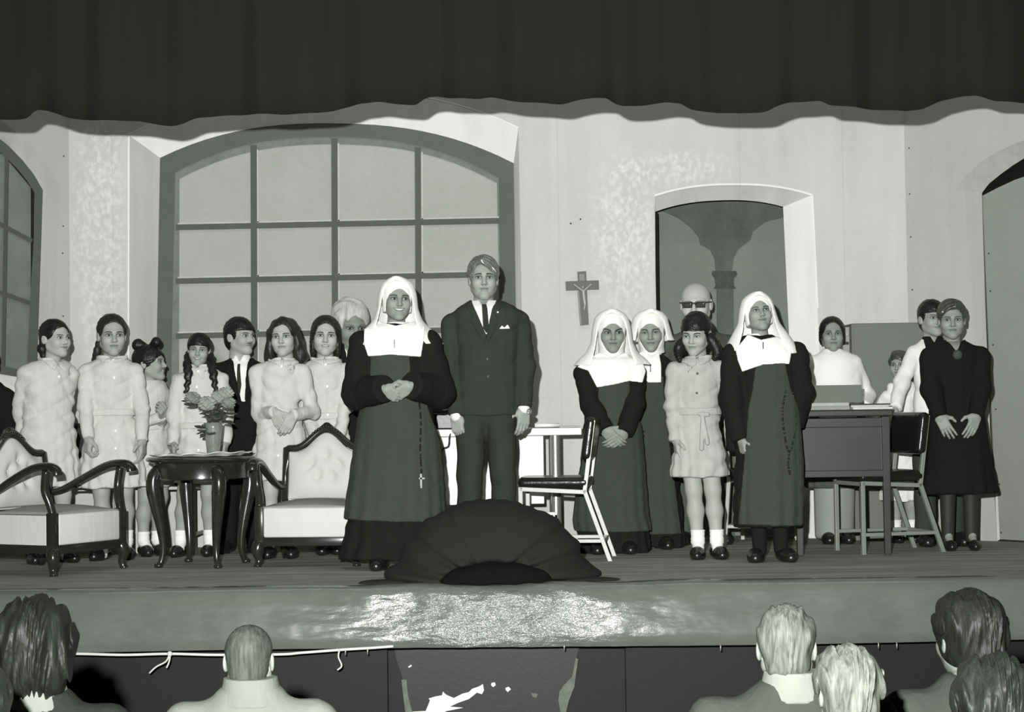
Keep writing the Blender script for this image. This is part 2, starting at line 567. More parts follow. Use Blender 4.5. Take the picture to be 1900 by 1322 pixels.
def pane_mat(name, tree):
    m, nt, b = nodes(name)
    g = coord(nt, 'Object')
    n1 = noise(nt, g, 2.2, 4); n3 = noise(nt, g, 30, 3); n2 = noise(nt, g, 3.1, 3, 0.5)
    v = 0.40
    val = v + (n1 - 0.5) * 0.10 + (n3 - 0.5) * 0.06
    val = val - ((n2 - (0.66 - tree)) * 5).clamp() * (0.16 if tree else 0.04)
    set_rgb(nt, b, val)
    b.inputs['Roughness'].default_value = 0.75; b.inputs['Specular IOR Level'].default_value = 0.2
    return m
M_PANE = [pane_mat('pane_paint_sky', 0.0), pane_mat('pane_paint_trees', 0.13)]

# --- floors
def floor_mat():
    m, nt, b = nodes('stage_cloth')
    g = coord(nt, 'Object')
    n1 = noise(nt, coord(nt, 'Object', (0.8, 5, 1)), 1.5, 5, 0.6); n2 = noise(nt, g, 40, 3); n3 = noise(nt, g, 3, 3)
    val = 0.34 + (n1 - 0.5) * 0.26 + (n2 - 0.5) * 0.12 + (n3 - 0.5) * 0.18
    set_rgb(nt, b, val)
    b.inputs['Roughness'].default_value = 0.85; b.inputs['Specular IOR Level'].default_value = 0.25
    bump(nt, b, n1 * 1.0 + n2 * 0.12, 0.6, 0.03)
    return m
M_FLOOR = floor_mat()
nx, ny = 90, 60
pts = []
for j in range(ny):
    for i in range(nx):
        x = -5.5 + 11 * i / (nx - 1); y = DEPTH_EDGE + 0.02 + 4.3 * j / (ny - 1)
        w = 0.004 * math.sin(2.1 * x + 9 * y) * math.exp(-(y - DEPTH_EDGE) * 1.2)
        pts.append((x, y, min(0.0, w - 0.002) if y < 9.9 else 0.0))
struct(gmesh('floor', pts, nx, ny, M_FLOOR), 'grey cloth covered stage floor with streaks and creases')
bm = NB(); bx(bm, (0, 4.4, -1.06), (12, 9.6, 0.06))
struct(obj('floor', bm, mat('hall_floor_dark', 0.03, 0.8)), 'dark floor of the hall in front of the stage')

# --- stage front: creased glossy sheeting with a rounded lip
def apron_mat():
    m, nt, b = nodes('glossy_sheeting')
    g = coord(nt, 'Object')
    n1 = noise(nt, coord(nt, 'Object', (1.0, 1, 3.0)), 2.4, 3, 0.5); n2 = noise(nt, g, 4, 3)
    n3 = noise(nt, coord(nt, 'Object', (1, 1, 4)), 14, 4, 0.7)
    val = 0.15 + (n2 - 0.5) * 0.06 + (n3 - 0.5) * 0.05
    set_rgb(nt, b, val)
    r = (0.21 + (n2 - 0.5) * 0.22).v
    nt.links.new(r, b.inputs['Roughness'])
    b.inputs['Specular IOR Level'].default_value = 0.5
    sx = nt.nodes.new('ShaderNodeSeparateXYZ'); nt.links.new(g, sx.inputs[0])
    x = E(nt, sx.outputs[0])
    k = (1.25 - ((x + 0.08) / 1.0).abs()).clamp()      # the middle of the sheet is crumpled
    bump(nt, b, n1 * (0.25 + k * 1.0) + n3 * (k * k * 0.22), 0.8, 0.035)
    return m
prof = [(9.33, -0.004), (9.25, 0.0), (9.21, -0.002), (9.185, -0.012), (9.168, -0.03), (9.158, -0.055), (9.148, -0.10), (9.136, -0.17), (9.124, -0.24), (9.115, -0.30), (9.12, -0.303)]
prof = [Vector((0, a, b)) for a, b in prof]
nu = 260; pts = []
for p in prof:
    for i in range(nu):
        x = -5.5 + 11 * i / (nu - 1)
        mid = math.exp(-((x + 0.05) / 0.9) ** 2)
        face = 1.0 if p.z < -0.02 else 0.25
        w = 0.004 * math.sin(3.1 * x + 20 * p.z) + mid * (0.006 * math.sin(17 * x + 31 * p.z) + 0.004 * math.sin(41 * x - 47 * p.z + 1))
        sag = -0.006 * math.sin(1.3 * x) if p.z < -0.25 else 0
        pts.append((x, p.y + w * face, p.z + sag + (0.006 * mid * math.sin(9 * x) if p.z > -0.005 else 0)))
struct(gmesh('trim_1', pts, nu, len(prof), apron_mat(), thick=0.006), 'shiny creased grey sheeting along the stage front')

# --- boarding under the stage
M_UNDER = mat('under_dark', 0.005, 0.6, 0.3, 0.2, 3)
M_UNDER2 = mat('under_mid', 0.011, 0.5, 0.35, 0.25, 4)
YU = 9.32
under = empty('wall_front', (0, YU, -1.03)); tag(under, 'dark boarding under the stage with a torn paper panel', None, None, 'structure')
def up(px, py, d=0.0):
    p = at(px, py, YU + d); return Vector((p.x, p.y - YU, p.z + 1.03))
def upoly(name, pix, material, d, th):
    bm = NB(); prism(bm, [up(x, y, d) for x, y in pix], (0, th, 0)); return obj(name, bm, material, under)
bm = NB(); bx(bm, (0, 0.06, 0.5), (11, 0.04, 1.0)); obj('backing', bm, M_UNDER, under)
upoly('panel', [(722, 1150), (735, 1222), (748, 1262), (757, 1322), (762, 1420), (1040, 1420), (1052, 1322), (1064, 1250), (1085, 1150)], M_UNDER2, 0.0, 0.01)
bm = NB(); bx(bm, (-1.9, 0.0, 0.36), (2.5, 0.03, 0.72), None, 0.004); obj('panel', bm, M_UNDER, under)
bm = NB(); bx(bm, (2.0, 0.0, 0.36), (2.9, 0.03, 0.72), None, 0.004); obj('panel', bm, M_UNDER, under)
M_PAPER = mat('torn_paper_white', 0.8, 0.9, 0.1, 0.05)
M_PAPERG = mat('torn_paper_grey', 0.16, 0.8, 0.2, 0.5, 20)
tears = [([(757, 1322), (790, 1320), (798, 1300), (795, 1297), (808, 1293), (820, 1291), (822, 1284), (828, 1290), (842, 1296), (858, 1288), (870, 1285), (876, 1279), (890, 1274), (896, 1270), (898, 1282), (894, 1289), (885, 1286), (870, 1298), (850, 1305), (835, 1312), (860, 1314), (830, 1320), (800, 1330), (757, 1330)], M_PAPER),
         ([(912, 1268), (918, 1267), (920, 1272), (915, 1276), (911, 1272)], M_PAPER),
         ([(938, 1277), (944, 1275), (948, 1280), (942, 1285), (938, 1281)], M_PAPER),
         ([(757, 1238), (763, 1234), (764, 1237), (759, 1240)], M_PAPER),
         ([(745, 1262), (754, 1262), (757, 1290), (765, 1322), (752, 1322), (748, 1290)], M_PAPERG),
         ([(1068, 1222), (1073, 1224), (1069, 1250), (1066, 1275), (1056, 1300), (1050, 1322), (1040, 1322), (1036, 1300), (1038, 1285), (1046, 1272), (1062, 1256)], M_PAPERG),
         ([(985, 1286), (998, 1288), (995, 1296), (988, 1294)], M_PAPERG)]
for pix, mt in tears: upoly('torn_paper', pix, mt, -0.02, 0.003)

# --- valance curtain over the stage mouth
YV = 9.36
edge = [(0, 220), (48, 219), (63, 202), (85, 204), (127, 219), (180, 225), (265, 226), (318, 233), (338, 230), (365, 217), (424, 212), (530, 213), (620, 209), (646, 201), (667, 191), (700, 187), (741, 192), (773, 195), (789, 181), (810, 177), (836, 183), (889, 186), (911, 182), (953, 186), (1043, 193), (1075, 185), (1101, 181), (1128, 184), (1136, 195), (1154, 200), (1196, 196), (1239, 188), (1265, 190), (1276, 201), (1292, 205), (1376, 209), (1419, 209), (1440, 199), (1466, 190), (1525, 189), (1535, 197), (1588, 200), (1683, 205), (1715, 201), (1747, 186), (1779, 179), (1810, 180), (1842, 189), (1900, 190)]
M_VAL = mat('valance_velvet', 0.017, 0.95, 0.1, 0.12, 1.5, (6, 1, 0.5), 0.15, 60, 0.003)
ex_ = [at(x, y, YV) for x, y in edge]
ex_ = [Vector((-5.2, YV, ex_[0].z - .02)), Vector((-3.6, YV, ex_[0].z))] + ex_ + [Vector((3.6, YV, ex_[-1].z)), Vector((5.2, YV, ex_[-1].z - .03))]
nu, nv = 900, 8
xs = np.linspace(-5.2, 5.2, nu); zb = np.interp(xs, [p.x for p in ex_], [p.z for p in ex_])
kx = np.array([1, 2, 3, 2, 1]) / 9.0; zb = np.convolve(np.pad(zb, 2, 'edge'), kx, 'valid')
pts = []
for j in range(nv):
    t = j / (nv - 1)
    for i in range(nu):
        x = xs[i]; z = zb[i] + (3.9 - zb[i]) * t
        fold = 0.030 * math.sin(7.2 * x + 0.8 * math.sin(2.3 * x)) + 0.016 * math.sin(17 * x + 1.0) + 0.010 * math.sin(31 * x)
        pts.append((x, YV + fold * (1.0 - 0.3 * t), z))
val_o = gmesh('valance_curtain', pts, nu, nv, M_VAL, thick=0.012)
tag(val_o, 'dark velvet valance with an uneven hem hanging across the stage top', 'curtain')

# --- back flat with window and doorway
def arc(p0, pm, p1, n=20):
    """quadratic-ish arc through three pixel points"""
    (x0, y0), (x1, y1), (x2, y2) = p0, pm, p1
    A = np.array([[x0 * x0, x0, 1], [x1 * x1, x1, 1], [x2 * x2, x2, 1]], float)
    c = np.linalg.solve(A, np.array([y0, y1, y2], float))
    return [(x, c[0] * x * x + c[1] * x + c[2]) for x in np.linspace(x0, x2, n)]
def smooth_arc(p0, pm, p1, n=24, k=2.4):
    out = []
    for i in range(n):
        t = -1 + 2 * i / (n - 1)
        x = p0[0] + (p1[0] - p0[0]) * (t + 1) / 2
        base = p0[1] + (p1[1] - p0[1]) * (t + 1) / 2
        mid = (p0[1] + p1[1]) / 2
        out.append((x, base + (pm[1] - mid) * (1 - abs(t) ** k)))
    return out
W_OUT = [(238, 800)] + smooth_arc((238, 250), (600, 168), (962, 237)) + [(972, 800)]
W_A = [(288, 790)] + smooth_arc((297, 293), (622, 229), (953, 303)) + [(960, 790)]
W_B = [(316, 775)] + smooth_arc((325, 320), (622, 254), (925, 330)) + [(932, 775)]
D_OUT = [(1226, 1016)] + [(1216, 500)] + smooth_arc((1215, 363), (1352, 342), (1507, 362), 16) + [(1517, 572), (1535, 1003)]
D_IN = [(1226, 1016)] + [(1217, 500)] + smooth_arc((1216, 393), (1335, 372), (1453, 384), 16) + [(1464, 620), (1474, 1004)]
cL = Vector((-2.906, YW, 0)); cRt = Vector((2.61, YW, 0))
def dz(pts3): return [Vector((p.x, p.y, max(p.z, 0.0))) for p in pts3]
outer = [Vector((cL.x, YW, 0)), Vector((cL.x, YW, 3.4)), Vector((cRt.x, YW, 3.4)), Vector((cRt.x, YW, 0))]
hole_w = [wp(x, y) for x, y in W_OUT]
dpts = dz([wp(x, y) for x, y in D_OUT])
# doorway reaches the floor: cut it into the outline
outer_d = [Vector((cL.x, YW, 0)), Vector((cL.x, YW, 3.4)), Vector((cRt.x, YW, 3.4)), Vector((cRt.x, YW, 0)),
           Vector((dpts[-1].x, YW, 0))] + list(reversed(dpts[1:-1])) + [Vector((dpts[0].x, YW, 0))]
wall_back = poly_mesh('wall_back', outer_d, [hole_w], M_WALL)
struct(wall_back, 'pale painted canvas back flat with arched window and doorway')
md = wall_back.modifiers.new('t', 'SOLIDIFY'); md.thickness = 0.02; md.offset = -1
d_in = dz([wp(x, y, 0.05) for x, y in D_IN])
_do = dz([wp(x, y) for x, y in D_OUT])
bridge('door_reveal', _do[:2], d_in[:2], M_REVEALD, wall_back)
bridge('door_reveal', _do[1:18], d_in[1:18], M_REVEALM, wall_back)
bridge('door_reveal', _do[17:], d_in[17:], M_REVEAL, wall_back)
def paint_line(pix, w, parent, material):
    bm = NB()
    for (xa, ya), (xb, yb) in zip(pix, pix[1:]):
        A_, B_ = Vector((xa, ya)), Vector((xb, yb)); t_ = (B_ - A_).normalized(); n_ = Vector((-t_.y, t_.x)) * (w / 2)
        prism(bm, [wp(q.x, q.y, -.003) for q in (A_ + n_, B_ + n_, B_ - n_, A_ - n_)], (0, .003, 0))
    return obj('painted_line', bm, material, parent)
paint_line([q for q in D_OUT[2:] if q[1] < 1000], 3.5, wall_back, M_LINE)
bm = NB(); a_, b_ = wp(1217, 395, 0.05), wp(1225, 1010, 0.05)
prism(bm, [a_, a_ + Vector((0.014, 0, 0)), Vector((b_.x + .014, b_.y, 0)), Vector((b_.x, b_.y, 0))], (0, 0.04, 0)); obj('door_edge', bm, M_BLACK, wall_back)

# window in the back flat
win = empty('window_1', (0, 0, 0)); struct(win, 'large arched window with dark frame painted on the back flat')
RV = 0.045
_wo = [wp(x, y) for x, y in W_OUT]; _wa = [wp(x, y, RV) for x, y in W_A]
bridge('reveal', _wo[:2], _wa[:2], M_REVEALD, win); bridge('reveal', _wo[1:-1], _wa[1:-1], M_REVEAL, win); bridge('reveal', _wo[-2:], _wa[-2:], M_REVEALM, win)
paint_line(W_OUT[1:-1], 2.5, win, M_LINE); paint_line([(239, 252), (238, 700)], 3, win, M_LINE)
def ring(name, A_, B_, d, th, material, parent):
    bm = NB(); n = len(A_)
    quad = []
    for off in (0, th):
        quad.append(([bm.verts.new(wp(x, y, d + off)) for x, y in A_], [bm.verts.new(wp(x, y, d + off)) for x, y in B_]))
    (fa, fb), (ba, bb_) = quad
    for i in range(n - 1):
        bm.faces.new((fa[i], fa[i + 1], fb[i + 1], fb[i])); bm.faces.new((ba[i], ba[i + 1], bb_[i + 1], bb_[i]))
        bm.faces.new((fa[i], fa[i + 1], ba[i + 1], ba[i])); bm.faces.new((fb[i], fb[i + 1], bb_[i + 1], bb_[i]))
    bm.faces.new((fa[0], fb[0], bb_[0], ba[0])); bm.faces.new((fa[-1], fb[-1], bb_[-1], ba[-1]))
    return obj(name, bm, material, parent)
ring('window_frame', W_A, W_B, RV - 0.012, 0.03, M_FRAME, win)
bm = NB(); prism(bm, [wp(x, y, RV - .012) for x, y in ((288, 790), (316, 775), (932, 775), (960, 790))], (0, .03, 0)); obj('window_sill', bm, M_FRAME, win)
W_C = [(332, 770)] + smooth_arc((333, 332), (622, 268), (922, 340)) + [(930, 770)]
ring('frame_bevel', W_B, W_C, RV + 0.004, 0.012, mat('bevel_paint', 0.20, 0.8, 0.2, 0.3, 9), win)
cols = [330, 471, 621, 776, 930]
rows = lambda x: [None, 422 - (x - 330) * 0.0205, 522 - (x - 330) * 0.0215, 624 - (x - 330) * 0.022, 722 - (x - 330) * 0.022, 775]
arcx = np.array(smooth_arc((325, 320), (622, 254), (925, 330)))
top = lambda x: float(np.interp(x, arcx[:, 0], arcx[:, 1]))
for c in range(4):
    xa, xb = cols[c] - (6 if c == 0 else 0), cols[c + 1]
    for r in range(5):
        if r == 0:
            xx = np.linspace(xa, xb, 9)
            pix = [(x, top(x) - 2) for x in xx] + [(xb, rows(xb)[1]), (xa, rows(xa)[1])]
        else:
            pix = [(xa, rows(xa)[r]), (xb, rows(xb)[r]), (xb, rows(xb)[r + 1]), (xa, rows(xa)[r + 1])]
        bm = NB(); prism(bm, [wp(x, y, RV + 0.012 + 0.002 * ((c + r) % 2)) for x, y in pix], (0, 0.004, 0))
        obj('pane', bm, M_PANE[1 if r >= 3 else 0], win)
def bar(pa, pb, w, d, th, material, name='muntin', parent=win, f=wp):
    a = Vector(pa); b = Vector(pb); t = (b - a).normalized(); n_ = Vector((-t.y, t.x)) * (w / 2)
    pix = [a + n_, b + n_, b - n_, a - n_]
    bm = NB(); prism(bm, [f(p.x, p.y, d) for p in pix], (0, th, 0)); return obj(name, bm, material, parent)
for cx_ in cols[1:4]:
    bar((cx_ - 1, top(cx_) + 3), (cx_ + 1, 775), 11, RV - 0.010, 0.016, M_MUNTIN)
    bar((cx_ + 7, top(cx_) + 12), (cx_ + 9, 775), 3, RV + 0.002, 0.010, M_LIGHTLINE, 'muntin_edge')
for r in (1, 2, 3, 4):
    bar((326, rows(326)[r]), (928, rows(928)[r]), 10, RV - 0.006, 0.014, M_MUNTIN)
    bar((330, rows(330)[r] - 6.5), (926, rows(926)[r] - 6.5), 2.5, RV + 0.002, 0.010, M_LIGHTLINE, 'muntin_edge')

# backdrop with painted cloister column behind the doorway
YB = 12.42
bk = empty('painted_backdrop', (0, 0, 0), 0, 'grey backdrop with a painted cloister column seen through the doorway', 'backdrop')
M_BK = mat('backdrop_paint', 0.22, 0.9, 0.1, 0.16, 3, (1, 1, 0.5), 0.1)
M_BKD = mat('backdrop_column_paint', 0.12, 0.9, 0.1, 0.3, 7, (1, 1, .6), 0.1)
a_, b_ = at(1120, 300, YB), at(1580, 300, YB)
bm = NB(); bx(bm, ((a_.x + b_.x) / 2, YB + 0.01, 1.5), (b_.x - a_.x, 0.02, 3.0)); obj('canvas', bm, M_BK, bk)
colpix = [(1150, 380), (1220, 388), (1258, 404), (1284, 424), (1296, 440), (1300, 454), (1318, 463), (1326, 480), (1328, 503), (1358, 503), (1361, 480), (1370, 462), (1392, 446), (1397, 430), (1420, 412), (1475, 398), (1540, 392), (1540, 300), (1150, 300)]
bm = NB(); prism(bm, [at(x, y, YB - 0.014) for x, y in colpix], (0, 0.012, 0)); obj('arch_painting', bm, M_BKD, bk)
for pix, mt in (([(1322, 503), (1366, 503), (1368, 510), (1362, 516), (1362, 530), (1366, 536), (1324, 536), (1328, 530), (1326, 516), (1321, 510)], mat('capital_paint', 0.085, .9, .1, .4, 20)),
            ([(1330, 536), (1361, 536), (1364, 1006), (1334, 1006)], M_BKD)):
    bm = NB(); prism(bm, [at(x, y, YB - 0.016) for x, y in pix], (0, 0.013, 0)); obj('column_painting', bm, mt, bk)

# --- angled side flats
def side(dirx):
    c = cRt if dirx > 0 else cL
    u = Vector((0.779 * dirx, -1.0, 0)).normalized()
    n_ = Vector((-u.y, u.x, 0)) if dirx < 0 else Vector((u.y, -u.x, 0))
    return c, u, n_
cR_, uR, nR = side(1)
cL_, uL, nL = side(-1)
def rp(px, py, d=0.0):
    p = on_plane(px, py, cR_, nR); return p - nR * d if nR.y < 0 else p + nR * d
def lp(px, py, d=0.0):
    p = on_plane(px, py, cL_, nL); return p - nL * d if nL.y < 0 else p + nL * d
# right flat with arched door
RD_OUT = [(1790, 1010), (1780, 800), (1774, 560), (1771, 380), (1774, 352), (1790, 328), (1815, 304), (1850, 282), (1880, 268), (1910, 256), (1960, 240), (2030, 232)]
RD_IN = [(1840, 1012), (1826, 800), (1817, 560), (1812, 400), (1811, 357), (1824, 340), (1846, 322), (1868, 306), (1890, 292), (1915, 280), (1960, 265), (2030, 255)]
far = rp(2030, 500); end = cR_ + uR * 2.0
rd = [rp(x, y) for x, y in RD_OUT]; rd[0].z = 0
right_poly = [Vector(cR_), Vector((cR_.x, cR_.y, 3.4)), Vector((far.x, far.y, 3.4)), rd[-1]] + list(reversed(rd[:-1]))
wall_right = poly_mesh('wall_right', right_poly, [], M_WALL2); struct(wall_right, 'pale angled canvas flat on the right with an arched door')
rin = [rp(x, y, 0.06) for x, y in RD_IN]; rin[0].z = 0
bridge('door_reveal', rd, rin, M_REVEALD, wall_right)
bm = NB(); vs = [bm.verts.new(p) for p in (Vector((far.x, far.y, 0)), Vector((far.x, far.y, 3.4)), Vector((end.x, end.y, 3.4)), Vector((end.x, end.y, 0)))]; bm.faces.new(vs)
obj('side_strip', bm, M_WALL2, wall_right)
door = empty('door_1', (0, 0, 0)); struct(door, 'flat grey door leaf in the arched opening of the right flat')
leaf = [(1838, 1006), (1812, 400), (1811, 362), (1840, 347), (1870, 333), (1905, 321), (2030, 290)]
lpts = [rp(x, y, 0.066) for x, y in leaf]; lpts[0].z = 0.012
e_ = rp(2030, 700, 0.066); lpts.append(Vector((e_.x, e_.y, 0.012)))
bm = NB(); prism(bm, lpts, (0, 0.03, 0)); obj('door_leaf', bm, M_DOORPAINT, door)
dk = [rp(x, y, 0.12) for x, y in [(1780, 700), (1780, 240), (2030, 200), (2030, 700)]]
bm = NB(); prism(bm, dk, (0, .02, 0)); obj('gap_shade_sheet', bm, M_BLACK, door)  # black sheet standing in for the shade above the leaf
M_NAIL = mat('nail_dark', 0.05, 0.5, 0.4)
def nail_row(f, pix, parent):
    for (x, y) in pix:
        bm = NB(); bmesh.ops.create_icosphere(bm, subdivisions=1, radius=0.006); o = obj('nail', bm, M_NAIL, parent, True)
        o.location = f(x, y, -0.001)
nail_row(rp, [(1687, 275), (1688, 360), (1690, 440), (1693, 538)], wall_right)
nail_row(lambda x, y, d: rp(x, y, 0.062), [(1823, 470), (1826, 540), (1831, 640), (1836, 760), (1843, 900), (1846, 990)], door)
bm = NB(); prism(bm, [rp(1836, 900, .055), rp(1840, 900, .055), rp(1845, 1003, .055), rp(1840, 1005, .055)], (0, .01, 0)); obj('door_edge', bm, M_REVEAL, door)
# left flat with arched window
LW_OUT = [(108, 740), (108, 560), (112, 420), (112, 345), (90, 312), (66, 284), (40, 256), (20, 237), (-20, 205), (-70, 180), (-150, 160)]
LW_A = [(74, 705), (77, 600), (82, 450), (85, 352), (68, 322), (48, 297), (22, 270), (0, 252), (-30, 232), (-75, 214), (-150, 200)]
LW_B = [(56, 690), (62, 560), (69, 440), (70, 356), (56, 334), (38, 312), (18, 292), (0, 276), (-30, 256), (-75, 238), (-150, 224)]
farl = lp(-150, 500)
lo_ = [lp(x, y) for x, y in LW_OUT]
s0, s1 = lo_[0], lp(-150, 760)
left_poly = [Vector((farl.x, farl.y, 3.4)), Vector((cL_.x, cL_.y, 3.4)), Vector(cL_), Vector((farl.x, farl.y, 0)), s1, s0] + lo_[1:]
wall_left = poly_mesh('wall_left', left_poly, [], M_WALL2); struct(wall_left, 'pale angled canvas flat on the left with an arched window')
endl = cL_ + uL * 2.0
bm = NB(); vs = [bm.verts.new(p) for p in (Vector((farl.x, farl.y, 0)), Vector((farl.x, farl.y, 3.4)), Vector((endl.x, endl.y, 3.4)), Vector((endl.x, endl.y, 0)))]; bm.faces.new(vs)
obj('side_strip', bm, M_WALL2, wall_left)
win2 = empty('window_2', (0, 0, 0)); struct(win2, 'arched window with dark frame on the left flat')
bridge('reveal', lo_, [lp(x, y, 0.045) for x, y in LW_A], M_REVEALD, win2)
bm = NB()
A3 = [lp(x, y, 0.035) for x, y in LW_A]; B3 = [lp(x, y, 0.035) for x, y in LW_B]
for i in range(len(A3) - 1): prism(bm, [A3[i], A3[i + 1], B3[i + 1], B3[i]], (0, .02, 0))
obj('window_frame', bm, M_FRAME, win2)
bm = NB(); prism(bm, [lp(74, 705, .035), lp(56, 690, .035), lp(-150, 640, .035), lp(-150, 668, .035)], (0, .02, 0)); obj('window_sill', bm, M_FRAME, win2)
bm = NB(); prism(bm, [s0, s1, lp(-150, 668, .045), lp(74, 705, .045)], (0, .004, 0)); obj('sill_slope', bm, M_REVEAL, win2)
lcols = [-145, -62, 16, 66]
lrow = lambda x: [200, 412 + x * 0.53, 540 + x * 0.36, 660 + x * .2]
M_PANE2 = mat('pane_paint_left', 0.21, 0.8, 0.2, 0.25, 3)
ltop = lambda x: float(np.interp(x, [-150, -75, -30, 0, 18, 38, 56, 70], [224, 238, 256, 276, 292, 312, 334, 356]))
for c in range(3):
    for r in range(3):
        xa, xb = lcols[c], lcols[c + 1]
        ya, yb = (ltop(xa) - 3, ltop(xb) - 3) if r == 0 else (lrow(xa)[r], lrow(xb)[r])
        bm = NB(); prism(bm, [lp(xa, ya, .05), lp(xb, yb, .05), lp(xb, lrow(xb)[r + 1] + 20 * (r == 2), .05), lp(xa, lrow(xa)[r + 1] + 20 * (r == 2), .05)], (0, .004, 0)); obj('pane', bm, M_PANE2, win2)
for x in (-62, 16): bar((x + 3, ltop(x) - 2), (x - 4, 690), 7, 0.036, 0.012, M_MUNTIN, 'muntin', win2, lp)
for r in (1, 2): bar((-145, lrow(-145)[r]), (66, lrow(66)[r]), 8, 0.037, 0.012, M_MUNTIN, 'muntin', win2, lp)
nail_row(lp, [(118, 290), (117, 420), (116, 470), (117, 587)], wall_left)
for x, y in ((1059, 415), (1077, 407)):
    bm = NB(); bmesh.ops.create_icosphere(bm, subdivisions=1, radius=0.007); o = obj('nail', bm, M_NAIL, wall_back, True); o.location = wp(x, y, -0.002)

# --- white cord tied along the stage front
M_CORD = mat('cord_white', 0.7, 0.8, 0.2)
cy_ = 9.10
cp = [at(x, y, cy_) for x, y in ((60, 1214), (145, 1214), (230, 1216), (315, 1214), (400, 1216), (520, 1215), (560, 1212), (640, 1206), (690, 1203), (730, 1200))]
bm = NB(); tube(bm, spline(cp, 6), 0.007, 8)
rope = obj('tied_cord', bm, M_CORD, None, True); tag(rope, 'white cord knotted along the bottom edge of the stage front', 'cord')
for q in (((315, 1213), (308, 1228), (290, 1238), (277, 1250)), ((316, 1214), (314, 1228), (309, 1240)), ((630, 1206), (628, 1220), (634, 1236), (626, 1244))):
    bm = NB(); tube(bm, spline([at(x, y, cy_ - 0.012) for x, y in q], 5), 0.0045, 6); obj('loose_end', bm, M_CORD, rope, True)
bm = NB(); bmesh.ops.create_icosphere(bm, subdivisions=2, radius=0.014); o = obj('knot', bm, M_CORD, rope, True); o.location = at(315, 1214, cy_ - 0.01)
for k, (x, y) in enumerate(((641, 1208), (682, 1207), (1047, 1199), (1337, 1200), (1630, 1196), (1664, 1196))):
    bm = NB(); p = at(x, y, 9.095); tube(bm, [p + Vector((0, 0.01, 0.01)), p, p - Vector((0, 0, 0.022))], 0.004, 6)
    o = obj('wire_hook', bm, mat('hook_metal', 0.4, 0.4, 0.5, metal=.5), None, True)
    tag(o, ['wire hook where the white cord passes, left one', 'wire hook at the right end of the white cord', 'wire hook above the torn paper panel', 'wire hook on the stage edge left of the audience',
            'left one of two wire hooks between blond and dark heads', 'right one of two wire hooks between blond and dark heads'][k], 'hook', 'hooks on the stage edge')
